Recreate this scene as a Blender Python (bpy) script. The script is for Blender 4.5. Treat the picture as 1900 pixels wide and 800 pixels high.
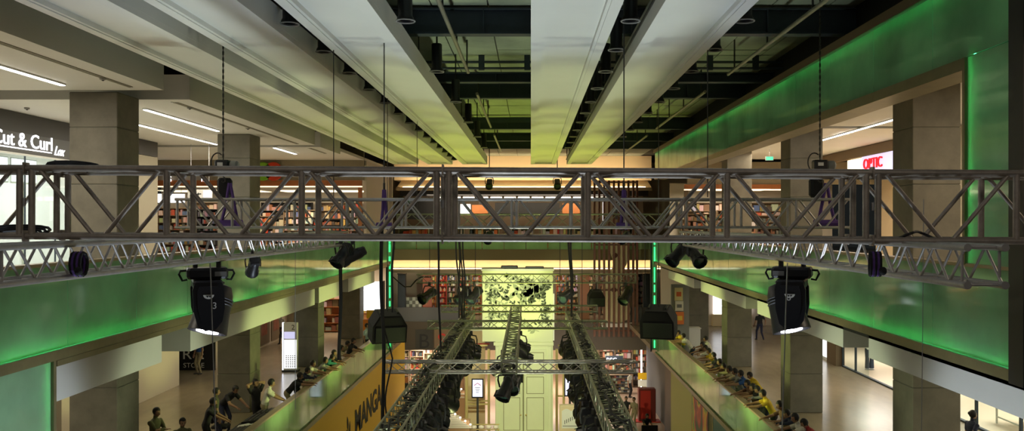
import bpy, bmesh, math, random
import numpy as np
from mathutils import Vector, Matrix

for o in list(bpy.data.objects):
    bpy.data.objects.remove(o)
SC = bpy.context.scene
COL = SC.collection
RND = random.Random(11)
ORD = ['nearest', 'second', 'third', 'fourth', 'fifth', 'sixth', 'seventh', 'eighth', 'ninth', 'tenth', 'eleventh', 'twelfth', 'thirteenth', 'fourteenth', 'fifteenth']
FIR = ['first'] + ORD[1:]

# ------------------------------------------------------------------ camera
# metres; ground floor z = 0, lower gallery z = 5.0, upper gallery z = 9.75, eye z = 11.5
F, VX, VY, EYE = 1600.0, 985.0, 415.0, 11.5
L2, L3 = 5.0, 9.75
cam = bpy.data.cameras.new('camera')
cam.sensor_width = 36.0
cam.lens = F / 1900.0 * 36.0
cam.shift_x = -(VX - 950.0) / 1900.0
cam.shift_y = (VY - 400.0) / 1900.0
cam.clip_start, cam.clip_end = 0.05, 300
camo = bpy.data.objects.new('camera', cam)
camo.location = (0, 0, EYE)
camo.rotation_euler = (math.radians(90), 0, 0)
COL.objects.link(camo)
SC.camera = camo

# ------------------------------------------------------------------ world, exposure
w = bpy.data.worlds.new('world')
SC.world = w
w.use_nodes = True
w.node_tree.nodes['Background'].inputs[0].default_value = (0.55, 0.62, 0.6, 1)
w.node_tree.nodes['Background'].inputs[1].default_value = 0.015
SC.view_settings.view_transform = 'Standard'
SC.view_settings.look = 'None'
SC.view_settings.gamma = 1.0
SC.view_settings.use_curve_mapping = False
SC.view_settings.exposure = 0.14

def lamp(kind, name, loc, power, color=(1, 1, 1), target=None, sx=1.0, sy=None, angle=60, blend=0.5, radius=0.1, spread=None):
    l = bpy.data.lights.new(name, kind)
    l.energy = power
    l.color = color
    if kind == 'AREA':
        l.shape = 'RECTANGLE'
        l.size = sx
        l.size_y = sy if sy else sx
        if spread: l.spread = math.radians(spread)
    else:
        l.shadow_soft_size = radius
    if kind == 'SPOT':
        l.spot_size = math.radians(angle)
        l.spot_blend = blend
    o = bpy.data.objects.new(name, l)
    o.location = loc
    if target is not None:
        o.rotation_euler = (Vector(target) - Vector(loc)).to_track_quat('-Z', 'Y').to_euler()
    COL.objects.link(o)
    return o

UPK = 1.0
WARM = (1.0, 0.82, 0.60)
NEUT = (1.0, 0.93, 0.82)
COOL = (0.86, 0.93, 1.0)
LIME = (0.80, 1.0, 0.34)
GRN = (0.07, 1.0, 0.30)
YG = [13.0, 16.0, 21.0, 25.5, 30.5, 35.0, 40.0, 44.0]
# ceiling luminaires over the gallery walkways (upper and lower level, both sides)
for yy in (8, 16, 24, 32, 40):
    lamp('AREA', 'gallery_downlight', (-11.2, yy, EYE + 2.95), 210, (1.0, .90, .74), (-11.2, yy, 0), 1.2, 4)
    lamp('AREA', 'gallery_downlight', (10.6, yy, EYE + 3.15), 190, WARM, (10.6, yy, 0), 1.2, 4)
    lamp('AREA', 'gallery_downlight', (-11.2, yy + 1, EYE - 3.0), 60, (1.0, .86, .64), (-11.2, yy + 1, 0), 1.5, 4)
    lamp('AREA', 'gallery_downlight', (10.8, yy + 1, EYE - 3.0), 60, (1.0, .86, .64), (10.8, yy + 1, 0), 1.5, 4)
# added unseen uplights that brighten the ceiling beams, cool near the camera, lime near the set
for yy, pw, cc in ((9, 3000, (0.74, 0.86, 1.0)), (16, 2050, (0.90, 1.0, 0.76)), (23, 1900, (0.93, 1.0, 0.42)), (30, 2150, (0.88, 1.0, 0.22)), (37, 2400, (0.86, 1.0, 0.12)), (43, 2500, (0.88, 1.0, 0.10))):
    lamp('SPOT', 'added_uplight', (-0.4, yy, 0.6), pw * UPK, cc, (-1.0, yy + 1.0, 16), 140 if yy < 20 else 110, 0.8, radius=0.5)
# show lamps on the rig aimed at the set
for x in (-2.4, 1.6):
    lamp('SPOT', 'set_spot', (x, 34.6, EYE - 4.0), 2000, (0.97, 1.0, 0.62), (-0.6, 46.0, 5.0), 62, radius=0.25)
# wash lamps on the outer sides of the rig, aimed at both galleries
for yy, pw, cc in ((12.5, 420, (0.80, 0.90, 1.0)), (18, 420, (0.88, 1.0, 0.62)), (25, 680, (0.86, 1.0, 0.34)), (32, 680, (0.86, 1.0, 0.28)), (39, 520, (0.86, 1.0, 0.28))):
    lamp('SPOT', 'gallery_wash', (-3.1, yy, EYE - 4.9), pw, cc, (-7.4, yy, EYE - 4.0), 125, 0.7, radius=0.3)
    lamp('SPOT', 'gallery_wash', (2.3, yy, EYE - 4.9), pw, cc, (6.5, yy, EYE - 4.0), 125, 0.7, radius=0.3)
# added fill lamps behind the camera, unseen, that brighten the near truss
for x in (-5, 0, 5):
    lamp('AREA', 'near_fill_light', (x, -1.5, EYE + 3.0), 36, (1, .88, .76), (x, 3.0, EYE - 2), 2.5, 1.2)
# far end: food court, shops
lamp('AREA', 'court_light', (-1, 58.5, EYE + 2.1), 420, WARM, (-1, 60.0, 8), 12, 1.5)
lamp('AREA', 'court_light', (-1, 60.5, EYE - 3.4), 150, WARM, (-1, 61, 0), 14, 1.2)
lamp('AREA', 'court_light', (-1, 59.5, 3.0), 800, (1, 0.85, 0.7), (-1, 59.5, 0), 14, 3)
lamp('AREA', 'court_light', (1, 51.5, 3.2), 420, (1, 0.86, 0.72), (1, 54, 0), 8, 2)

# ------------------------------------------------------------------ materials
MATS = {}
def _p(m, k, v):
    b = m.node_tree.nodes['Principled BSDF']
    if k in b.inputs: b.inputs[k].default_value = v
def mat(name, col, rough=0.6, metal=0.0, noise=0.0, nscale=3.0, bump=0.0, emit=None, es=0.0, spec=0.5, stretch=(1, 1, 1), detail=6.0):
    if name in MATS: return MATS[name]
    m = bpy.data.materials.new(name)
    m.use_nodes = True
    nt = m.node_tree
    b = nt.nodes['Principled BSDF']
    c = (col[0], col[1], col[2], 1)
    b.inputs['Base Color'].default_value = c
    b.inputs['Roughness'].default_value = rough
    b.inputs['Metallic'].default_value = metal
    _p(m, 'Specular IOR Level', spec)
    if emit:
        _p(m, 'Emission Color', (emit[0], emit[1], emit[2], 1))
        _p(m, 'Emission Strength', es)
    if noise > 0:
        tc = nt.nodes.new('ShaderNodeNewGeometry')
        mp = nt.nodes.new('ShaderNodeMapping')
        mp.inputs['Scale'].default_value = stretch
        nz = nt.nodes.new('ShaderNodeTexNoise')
        nz.inputs['Scale'].default_value = nscale
        nz.inputs['Detail'].default_value = detail
        nz.inputs['Roughness'].default_value = 0.65
        rp = nt.nodes.new('ShaderNodeValToRGB')
        rp.color_ramp.elements[0].position = 0.3
        rp.color_ramp.elements[1].position = 0.7
        rp.color_ramp.elements[0].color = tuple(max(0, v * (1 - noise)) for v in col) + (1,)
        rp.color_ramp.elements[1].color = tuple(min(1, v * (1 + noise)) for v in col) + (1,)
        nt.links.new(tc.outputs['Position'], mp.inputs[0])
        nt.links.new(mp.outputs[0], nz.inputs['Vector'])
        nt.links.new(nz.outputs['Fac'], rp.inputs[0])
        nt.links.new(rp.outputs[0], b.inputs['Base Color'])
        if bump > 0:
            bp = nt.nodes.new('ShaderNodeBump')
            bp.inputs['Strength'].default_value = bump
            bp.inputs['Distance'].default_value = 0.02
            nt.links.new(nz.outputs['Fac'], bp.inputs['Height'])
            nt.links.new(bp.outputs[0], b.inputs['Normal'])
    MATS[name] = m
    return m
def sheen(nt, k, base=0.05, pw=3.0):
    """reflectance that grows towards grazing view, same on both faces of a pane"""
    fr = nt.nodes.new('ShaderNodeLayerWeight'); fr.inputs[0].default_value = 0.5
    q = nt.nodes.new('ShaderNodeMath'); q.operation = 'POWER'; q.inputs[1].default_value = pw
    r = nt.nodes.new('ShaderNodeMath'); r.operation = 'MULTIPLY_ADD'; r.inputs[1].default_value = k; r.inputs[2].default_value = base
    nt.links.new(fr.outputs['Facing'], q.inputs[0]); nt.links.new(q.outputs[0], r.inputs[0])
    return r.outputs[0]
def glass(name, col, see=0.0, rough=0.06, transl=0.6, gl=0.5):
    """tinted, LED-lit balustrade glass: translucent body, glossy face, some see-through"""
    m = bpy.data.materials.new(name)
    m.use_nodes = True
    nt = m.node_tree
    nt.nodes.clear()
    out = nt.nodes.new('ShaderNodeOutputMaterial')
    d = nt.nodes.new('ShaderNodeBsdfDiffuse'); t = nt.nodes.new('ShaderNodeBsdfTranslucent')
    g = nt.nodes.new('ShaderNodeBsdfGlossy'); tr = nt.nodes.new('ShaderNodeBsdfTransparent')
    geo = nt.nodes.new('ShaderNodeNewGeometry'); nz = nt.nodes.new('ShaderNodeTexNoise')
    nz.inputs['Scale'].default_value = 0.9; nz.inputs['Detail'].default_value = 5
    rp = nt.nodes.new('ShaderNodeValToRGB')
    rp.color_ramp.elements[0].position = 0.3; rp.color_ramp.elements[1].position = 0.75
    rp.color_ramp.elements[0].color = tuple(v * 0.75 for v in col) + (1,)
    rp.color_ramp.elements[1].color = tuple(min(1, v * 1.2) for v in col) + (1,)
    nt.links.new(geo.outputs['Position'], nz.inputs['Vector'])
    nt.links.new(nz.outputs['Fac'], rp.inputs[0])
    nt.links.new(rp.outputs[0], d.inputs[0]); nt.links.new(rp.outputs[0], t.inputs[0])
    g.inputs['Roughness'].default_value = rough
    g.inputs[0].default_value = (0.85, 0.95, 0.88, 1)
    tr.inputs[0].default_value = (0.72, 0.95, 0.75, 1)
    m1 = nt.nodes.new('ShaderNodeMixShader'); m1.inputs[0].default_value = transl
    nt.links.new(d.outputs[0], m1.inputs[1]); nt.links.new(t.outputs[0], m1.inputs[2])
    m2 = nt.nodes.new('ShaderNodeMixShader'); m2.inputs[0].default_value = see
    nt.links.new(m1.outputs[0], m2.inputs[1]); nt.links.new(tr.outputs[0], m2.inputs[2])
    m3 = nt.nodes.new('ShaderNodeMixShader')
    nt.links.new(sheen(nt, gl), m3.inputs[0])
    nt.links.new(m2.outputs[0], m3.inputs[1]); nt.links.new(g.outputs[0], m3.inputs[2])
    nt.links.new(m3.outputs[0], out.inputs[0])
    MATS[name] = m
    return m
def clear_glass(name):
    m = bpy.data.materials.new(name); m.use_nodes = True
    nt = m.node_tree; nt.nodes.clear()
    out = nt.nodes.new('ShaderNodeOutputMaterial')
    g = nt.nodes.new('ShaderNodeBsdfGlossy'); g.inputs['Roughness'].default_value = 0.03
    tr = nt.nodes.new('ShaderNodeBsdfTransparent'); tr.inputs[0].default_value = (0.92, 0.97, 0.95, 1)
    mx = nt.nodes.new('ShaderNodeMixShader')
    nt.links.new(sheen(nt, 0.25, 0.03), mx.inputs[0]); nt.links.new(tr.outputs[0], mx.inputs[1]); nt.links.new(g.outputs[0], mx.inputs[2])
    nt.links.new(mx.outputs[0], out.inputs[0])
    MATS[name] = m
    return m
def attr_mat(name, rough=0.6, es=0.0):
    m = mat(name, (1, 1, 1), rough)
    nt = m.node_tree
    a = nt.nodes.new('ShaderNodeAttribute'); a.attribute_name = 'col'
    nt.links.new(a.outputs['Color'], nt.nodes['Principled BSDF'].inputs['Base Color'])
    if es:
        nt.links.new(a.outputs['Color'], nt.nodes['Principled BSDF'].inputs['Emission Color'])
        _p(m, 'Emission Strength', es)
    return m
M = {}
M['concrete'] = mat('concrete', (0.17, 0.16, 0.125), 0.75, noise=0.22, nscale=1.6, bump=0.15, detail=9)
M['slab'] = mat('ceiling_concrete', (0.29, 0.34, 0.30), 0.85, noise=0.2, nscale=0.8, detail=8)
M['slabback'] = mat('joint_shadow', (0.05, 0.055, 0.05), 0.9)
M['steel'] = mat('navy_steel', (0.030, 0.046, 0.066), 0.55, noise=0.15, nscale=2)
M['pipe'] = mat('conduit_zinc', (0.25, 0.25, 0.19), 0.5, 0.3)
M['white'] = mat('white_plaster', (0.68, 0.69, 0.66), 0.75, noise=0.03, nscale=0.6)
M['beam'] = mat('beam_plaster', (0.66, 0.67, 0.65), 0.8, noise=0.03, nscale=0.7)
M['soffit'] = mat('soffit_plaster', (0.62, 0.58, 0.5), 0.8)
M['dark_strip'] = mat('air_slot', (0.2, 0.19, 0.15), 0.8)
M['floor'] = mat('polished_floor', (0.32, 0.26, 0.175), 0.22, noise=0.16, nscale=0.9, stretch=(1, 0.35, 1), spec=0.6)
M['floor3'] = mat('pale_upper_floor', (0.62, 0.54, 0.42), 0.3, noise=0.1, nscale=0.9)
M['groundfloor'] = mat('ground_tiles', (0.46, 0.33, 0.24), 0.3, noise=0.1, nscale=0.7)
M['fascia'] = mat('slab_edge', (0.12, 0.14, 0.11), 0.8)
M['frame'] = mat('olive_frame', (0.22, 0.195, 0.10), 0.42, 0.4, noise=0.12, nscale=3)
M['dark'] = mat('dark_metal', (0.03, 0.03, 0.03), 0.5)
M['black'] = mat('black_plastic', (0.012, 0.012, 0.015), 0.38)
M['blackm'] = mat('black_matte', (0.012, 0.012, 0.012), 0.85)
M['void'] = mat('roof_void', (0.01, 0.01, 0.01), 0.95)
M['alu'] = mat('truss_aluminium', (0.35, 0.305, 0.255), 0.45, 0.35, noise=0.22, nscale=9, bump=0.04)
M['alu2'] = mat('truss_brushed', (0.44, 0.42, 0.40), 0.38, 0.55, noise=0.15, nscale=8)
M['aluy'] = mat('rig_aluminium', (0.26, 0.28, 0.20), 0.42, 0.6, noise=0.15, nscale=6)
M['rubber'] = mat('cable_rubber', (0.014, 0.014, 0.016), 0.6)
M['purple'] = mat('purple_sling', (0.10, 0.045, 0.22), 0.8)
M['wire'] = mat('steel_wire', (0.5, 0.5, 0.5), 0.35, 0.9)
M['chain'] = mat('hoist_chain', (0.05, 0.05, 0.045), 0.5, 0.6)
M['rail'] = mat('handrail', (0.36, 0.28, 0.17), 0.35, 0.3)
M['steelrail'] = mat('steel_rail', (0.5, 0.45, 0.38), 0.3, 0.8)
M['glass3'] = glass('green_glass', (0.42, 0.58, 0.42), 0.0, 0.06, 0.45, 0.5)
M['glass2'] = glass('lime_glass', (0.42, 0.66, 0.34), 0.28, 0.06, 0.5, 0.4)
M['clear'] = clear_glass('shop_glass')
M['led'] = mat('green_led', (0, 0.3, 0.05), emit=(0.06, 1.0, 0.30), es=1.5)
M['strip'] = mat('light_strip', (1, 1, 1), emit=(1, 0.97, 0.95), es=9.0)
M['lens'] = mat('lit_lens', (1, 1, 1), emit=(0.93, 0.92, 1.0), es=12.0)
M['lamp'] = mat('lit_lamp', (1, 1, 1), emit=(1, 0.86, 0.66), es=5.0)
M['panel'] = mat('lit_shop_panel', (1, 1, 1), emit=(0.92, 0.95, 1.0), es=1.25)
M['warmp'] = mat('lit_warm_panel', (1, 1, 1), emit=(1.0, 0.80, 0.50), es=1.6)
M['letter'] = mat('lit_letter', (1, 1, 1), emit=(0.95, 0.93, 1.0), es=2.0)
M['redl'] = mat('lit_red_letter', (0.8, 0, 0), emit=(1.0, 0.01, 0.02), es=1.1)
M['bluel'] = mat('lit_halo_panel', (0.8, 0.8, 1), emit=(0.62, 0.62, 1.0), es=.7)
M['cream'] = mat('cream_wall', (0.74, 0.60, 0.40), 0.8)
M['tan'] = mat('tan_wall', (0.36, 0.32, 0.23), 0.8)
M['orange'] = mat('orange_timber', (0.42, 0.14, 0.035), 0.55, noise=0.15, nscale=2)
M['brown'] = mat('brown_fascia', (0.16, 0.11, 0.06), 0.6)
M['slat'] = mat('red_timber_slat', (0.10, 0.032, 0.014), 0.6, noise=0.2, nscale=3)
M['signgrey'] = mat('sign_panel', (0.07, 0.07, 0.065), 0.5)
M['signdark'] = mat('sign_band', (0.03, 0.028, 0.022), 0.5)
M['yellow'] = mat('yellow_hoarding', (0.80, 0.48, 0.015), 0.6)
M['ink'] = mat('black_print', (0.012, 0.012, 0.012), 0.7)
M['whiteprint'] = mat('white_print', (0.8, 0.8, 0.76), 0.6)
M['grey'] = mat('mid_grey', (0.25, 0.25, 0.24), 0.6)
M['teal'] = mat('teal_panel', (0.045, 0.19, 0.21), 0.55)
M['set'] = mat('set_panel', (0.70, 0.74, 0.50), 0.7, noise=0.03, nscale=1)
M['leaf1'] = mat('leaf_print_dark', (0.045, 0.06, 0.035), 0.7)
M['leaf2'] = mat('leaf_print_grey', (0.33, 0.37, 0.25), 0.7)
M['gold'] = mat('gold_frame', (0.62, 0.50, 0.22), 0.4, 0.2)
M['screen'] = mat('lit_screen', (0.7, 0.7, 0.9), emit=(0.66, 0.68, 1.0), es=1.0)
M['pinkw'] = mat('lit_white_roof', (0.9, 0.8, 0.75), 0.6)
M['red'] = mat('red_paint', (0.5, 0.03, 0.02), 0.5)
M['green'] = mat('green_paint', (0.22, 0.5, 0.02), 0.5)
M['redd'] = mat('red_disc', (0.65, 0.05, 0.01), 0.5)
M['denim'] = mat('denim', (0.03, 0.045, 0.07), 0.9)
M['bag'] = mat('orange_leather', (0.45, 0.12, 0.03), 0.5)
M['goods'] = attr_mat('shop_goods', 0.6)
M['olive'] = mat('olive_band', (0.20, 0.19, 0.09), 0.7)
M['exit'] = mat('exit_sign_lit', (0, 0.4, 0.2), emit=(0.1, 0.9, 0.55), es=1.0)
M['rubberplate'] = mat('grey_panel', (0.10, 0.105, 0.11), 0.7)

# ------------------------------------------------------------------ mesh helpers
def at(px, py, d):
    """photo position at a given distance from the camera (metres)"""
    return Vector(((px - VX) * d / F, d, EYE + (VY - py) * d / F))

class MB:
    def __init__(s): s.v = []; s.f = []; s.c = []
    def add(s, vs, fs, col=None):
        n = len(s.v)
        s.v += [tuple(v) for v in vs]
        s.f += [tuple(i + n for i in f) for f in fs]
        s.c += [col] * len(fs)
        return s
    def box(s, x0, x1, y0, y1, z0, z1, col=None):
        return s.add([(x0, y0, z0), (x1, y0, z0), (x1, y1, z0), (x0, y1, z0), (x0, y0, z1), (x1, y0, z1), (x1, y1, z1), (x0, y1, z1)],
                     [(3, 2, 1, 0), (4, 5, 6, 7), (0, 1, 5, 4), (1, 2, 6, 5), (2, 3, 7, 6), (3, 0, 4, 7)], col)
    def cbox(s, c, sz, mx=None, ch=0.0, col=None):
        """centred box, optional rotation matrix, optional chamfer"""
        hx, hy, hz = sz[0] / 2, sz[1] / 2, sz[2] / 2
        if ch <= 0:
            pts = [Vector((a * hx, b * hy, e * hz)) for e in (-1, 1) for a, b in ((-1, -1), (1, -1), (1, 1), (-1, 1))]
            fs = [(3, 2, 1, 0), (4, 5, 6, 7), (0, 1, 5, 4), (1, 2, 6, 5), (2, 3, 7, 6), (3, 0, 4, 7)]
        else:
            pts, fs = [], []
            def ring(x, y, z):
                k = len(pts)
                for a, b in ((-x + ch, -y), (x - ch, -y), (x, -y + ch), (x, y - ch), (x - ch, y), (-x + ch, y), (-x, y - ch), (-x, -y + ch)):
                    pts.append(Vector((a, b, z)))
                return k
            r = [ring(hx - ch * .6, hy - ch * .6, -hz), ring(hx, hy, -hz + ch), ring(hx, hy, hz - ch), ring(hx - ch * .6, hy - ch * .6, hz)]
            fs.append(tuple(range(7, -1, -1))); fs.append(tuple(r[3] + i for i in range(8)))
            for a, b in zip(r, r[1:]):
                for i in range(8):
                    fs.append((a + i, a + (i + 1) % 8, b + (i + 1) % 8, b + i))
        if mx is not None: pts = [mx @ p for p in pts]
        c = Vector(c)
        return s.add([p + c for p in pts], fs, col)
    def tube(s, p, q, r0, r1=None, n=10, cap=True, col=None):
        p, q = Vector(p), Vector(q)
        if r1 is None: r1 = r0
        z = (q - p)
        if z.length < 1e-6: return s
        z.normalize()
        x = z.orthogonal().normalized(); y = z.cross(x)
        vs, fs = [], []
        for c, r in ((p, r0), (q, r1)):
            for i in range(n):
                a = 2 * math.pi * i / n
                vs.append(c + x * (r * math.cos(a)) + y * (r * math.sin(a)))
        for i in range(n):
            fs.append((i, (i + 1) % n, n + (i + 1) % n, n + i))
        if cap: fs += [tuple(range(n - 1, -1, -1)), tuple(range(n, 2 * n))]
        return s.add(vs, fs, col)
    def path(s, pts, r, n=6):
        pts = [Vector(p) for p in pts]
        vs, fs = [], []
        x = None
        for i, p in enumerate(pts):
            t = (pts[min(i + 1, len(pts) - 1)] - pts[max(i - 1, 0)]).normalized()
            if x is None: x = t.orthogonal().normalized()
            else:
                x = (x - t * x.dot(t))
                x = x.normalized() if x.length > 1e-5 else t.orthogonal().normalized()
            y = t.cross(x)
            for k in range(n):
                a = 2 * math.pi * k / n
                vs.append(p + x * (r * math.cos(a)) + y * (r * math.sin(a)))
        for i in range(len(pts) - 1):
            for k in range(n):
                fs.append((i * n + k, i * n + (k + 1) % n, (i + 1) * n + (k + 1) % n, (i + 1) * n + k))
        fs += [tuple(range(n - 1, -1, -1)), tuple((len(pts) - 1) * n + k for k in range(n))]
        return s.add(vs, fs)
    def lathe(s, prof, o=(0, 0, 0), axis=(0, 0, 1), n=16, col=None):
        z = Vector(axis).normalized(); x = z.orthogonal().normalized(); y = z.cross(x); o = Vector(o)
        vs, fs = [], []
        for r, h in prof:
            for i in range(n):
                a = 2 * math.pi * i / n
                vs.append(o + z * h + x * (r * math.cos(a)) + y * (r * math.sin(a)))
        for j in range(len(prof) - 1):
            for i in range(n):
                fs.append((j * n + i, j * n + (i + 1) % n, (j + 1) * n + (i + 1) % n, (j + 1) * n + i))
        fs += [tuple(range(n - 1, -1, -1)), tuple((len(prof) - 1) * n + i for i in range(n))]
        return s.add(vs, fs, col)
    def prism(s, pts, o, ux, uy, depth, col=None):
        """outline (2-D) in plane (ux, uy) at o, extruded by vector depth"""
        o, ux, uy, dp = Vector(o), Vector(ux), Vector(uy), Vector(depth)
        n = len(pts)
        a = [o + ux * p[0] + uy * p[1] for p in pts]
        return s.add(a + [p + dp for p in a], [tuple(range(n - 1, -1, -1)), tuple(range(n, 2 * n))] + [(i, (i + 1) % n, n + (i + 1) % n, n + i) for i in range(n)], col)
    def ball(s, c, rx, ry=None, rz=None, mx=None, nu=12, nv=8, col=None):
        ry = ry or rx; rz = rz or rx
        vs = []; fs = []
        for j in range(nv + 1):
            t = math.pi * j / nv
            for i in range(nu):
                a = 2 * math.pi * i / nu
                p = Vector((rx * math.sin(t) * math.cos(a), ry * math.sin(t) * math.sin(a), rz * math.cos(t)))
                if mx is not None: p = mx @ p
                vs.append(p + Vector(c))
        for j in range(nv):
            for i in range(nu):
                fs.append((j * nu + i, (j + 1) * nu + i, (j + 1) * nu + (i + 1) % nu, j * nu + (i + 1) % nu))
        return s.add(vs, fs, col)
    def mesh(s, name, smooth=False):
        me = bpy.data.meshes.new(name)
        me.from_pydata(s.v, [], s.f)
        if any(c is not None for c in s.c):
            a = me.color_attributes.new('col', 'FLOAT_COLOR', 'CORNER')
            k = 0
            for f, c in zip(me.polygons, s.c):
                c = c or (0.5, 0.5, 0.5)
                for _ in f.loop_indices:
                    a.data[k].color = (c[0], c[1], c[2], 1); k += 1
        bm = bmesh.new(); bm.from_mesh(me)
        bmesh.ops.recalc_face_normals(bm, faces=bm.faces)
        bm.to_mesh(me); bm.free()
        if smooth:
            me.polygons.foreach_set('use_smooth', [True] * len(me.polygons))
            me.set_sharp_from_angle(angle=math.radians(40))
        return me

def link(name, me, m=None, parent=None, loc=(0, 0, 0), rot=(0, 0, 0), scale=(1, 1, 1)):
    o = bpy.data.objects.new(name, me)
    COL.objects.link(o)
    o.location = loc; o.rotation_euler = rot; o.scale = scale
    if parent is not None: o.parent = parent
    if m is not None:
        if len(me.materials) == 0: me.materials.append(m)
        elif me.materials[0] != m:
            o.material_slots[0].link = 'OBJECT'; o.material_slots[0].material = m
    return o
def tag(o, label=None, cat=None, group=None, kind=None):
    if label: o['label'] = label
    if cat: o['category'] = cat
    if group: o['group'] = group
    if kind: o['kind'] = kind
    return o
def thing(name, label, cat, loc=(0, 0, 0), rz=0.0, group=None, kind=None):
    o = bpy.data.objects.new(name, None)
    o.empty_display_size = 0.2
    COL.objects.link(o)
    o.location = loc; o.rotation_euler = (0, 0, rz)
    return tag(o, label, cat, group, kind)
def part(name, mb, m, parent, world=False, smooth=False, kind=None, label=None):
    """a mesh part; world=True when the mesh is given in world coordinates (parent only translated)"""
    o = link(name, mb.mesh(name, smooth), m, parent)
    if world and parent is not None:
        top = Vector((0, 0, 0)); q = parent
        while q is not None:
            top += q.location; q = q.parent
        o.location = -top
    if kind: o['kind'] = kind
    if label: o['label'] = label
    return o
def struct(name, mb, m, label=None, cat=None):
    o = link(name, mb.mesh(name), m)
    return tag(o, label, cat, None, 'structure')
def copy_tree(o, parent=None):
    c = o.copy(); COL.objects.link(c); c.parent = parent
    for ch in [x for x in KIDS.get(o, [])]: copy_tree(ch, c)
    return c
KIDS = {}
def index_kids(root):
    def rec(o):
        KIDS[o] = list(o.children)
        for x in o.children: rec(x)
    rec(root)
UCYL = None
def unit_cyl(n=10):
    mb = MB(); mb.tube((0, 0, 0), (0, 0, 1), 1, n=n)
    me = mb.mesh('member', True)
    return me
UC = {}
def rod(name, p, q, r, m, parent, base=(0, 0, 0), n=10):
    key = (m.name, n)
    if key not in UC:
        UC[key] = unit_cyl(n); UC[key].materials.append(m)
    p, q = Vector(p) - Vector(base), Vector(q) - Vector(base)
    d = q - p
    o = bpy.data.objects.new(name, UC[key]); COL.objects.link(o)
    o.location = p
    o.rotation_mode = 'QUATERNION'
    o.rotation_quaternion = d.to_track_quat('Z', 'Y')
    o.scale = (r, r, d.length)
    o.parent = parent
    return o
TXT = {}
def text_mesh(s, size, extrude=0.01, shear=0.0, xs=1.0, bold=0.0):
    k = (s, size, extrude, shear, xs, bold)
    if k in TXT: return TXT[k]
    cu = bpy.data.curves.new('lettering', 'FONT')
    cu.body = s; cu.size = size; cu.extrude = extrude; cu.shear = shear; cu.offset = bold
    cu.resolution_u = 3
    o = bpy.data.objects.new('lettering', cu); COL.objects.link(o)
    bpy.context.view_layer.update()
    me = bpy.data.meshes.new_from_object(o.evaluated_get(bpy.context.evaluated_depsgraph_get()))
    for v in me.vertices: v.co.x *= xs
    bpy.data.objects.remove(o); bpy.data.curves.remove(cu)
    TXT[k] = me
    return me
def lettering(s, size, m, parent, loc, face, extrude=0.01, shear=0.0, xs=1.0, name='lettering', bold=0.0):
    """face: rotation about z of the reading plane; 0 = readable from -y"""
    return link(name, text_mesh(s, size, extrude, shear, xs, bold), m, parent, loc, (math.pi / 2, 0, face))

# ================================================================== STRUCTURE
XL, XR = -7.3, 6.4          # atrium edges
D0, D1 = 3.0, 44.4          # near / far end of the side galleries
DF = 57.0                   # edge of the far gallery
E = EYE
struct('floor', MB().box(-24, 24, 2, 80, -0.3, 0), M['groundfloor'], 'pinkish stone floor of the ground level')
struct('floor_lower_left', MB().box(-24, XL, D0, 50, L2 - 0.25, L2), M['floor'], 'polished stone floor of the lower left gallery')
struct('floor_lower_right', MB().box(XR, 24, D0, 56.9, L2 - 0.25, L2), M['floor'], 'polished stone floor of the lower right gallery')
struct('floor_upper_left', MB().box(-24, XL - 0.12, D0, D1, L3 - 0.3, L3), M['floor3'], 'floor of the upper left gallery')
struct('floor_upper_right', MB().box(XR + 0.12, 24, D0, D1, L3 - 0.3, L3), M['floor3'], 'floor of the upper right gallery')
struct('floor_upper_corner', MB().box(-24, -9.2, D1 + .01, DF - .01, L3 - .3, L3), M['floor3'], 'upper gallery floor under the bookshop')
struct('floor_upper_corner', MB().box(8.1, 24, D1 + .01, DF - .01, L3 - .3, L3), M['floor3'], 'upper gallery floor under the far right shop')
struct('floor_lower_far', MB().box(-24, 24, DF, 76, L2 - 0.25, L2), M['floor'], 'pale floor of the far lower gallery')
struct('floor_upper_far', MB().box(-24, 24, DF, 76, L3 - 0.3, L3), M['floor'], 'floor of the far upper gallery')
struct('floor_lower_corner', MB().box(-24, -9.4, 50, DF, L2 - 0.25, L2), M['floor'], 'lower gallery floor by the far left corner')
struct('wall_fascia_far', MB().box(-14, 12, DF - 0.1, DF, E - 8.35, L2 + 0.02), mat('dark_slab_edge', (0.055, 0.042, 0.026), 0.6), 'dark brown slab edge below the far lower gallery')
struct('trim_1', MB().box(-14, 12, DF - 0.12, DF, E - 2.42, E - 1.7), M['olive'], 'olive slab edge of the far upper gallery')
# roof: dark backing with single concrete soffit panels hung below it
roof = struct('ceiling', MB().box(-24, 24, 2, 80, E + 4.66, E + 5.0), M['slabback'], 'exposed dark concrete roof soffit')
pm = MB().cbox((0, 0, 0), (1.17, 1.77, 0.05)).mesh('panel'); pm.materials.append(M['slab'])
for i in range(10):
    for j in range(19):
        link('panel', pm, None, roof, (-3.9 + 1.2 * i, 13.0 + 1.8 * j, E + 4.635 + RND.uniform(-.006, .006)))
st = MB()
for i in range(10):
    for j in range(8): st.cbox((-3.9 + 1.2 * i, 47.2 + 1.8 * j, E + 4.635), (1.17, 1.77, 0.05))
part('panel_field', st, M['slab'], roof, kind='stuff')

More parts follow.
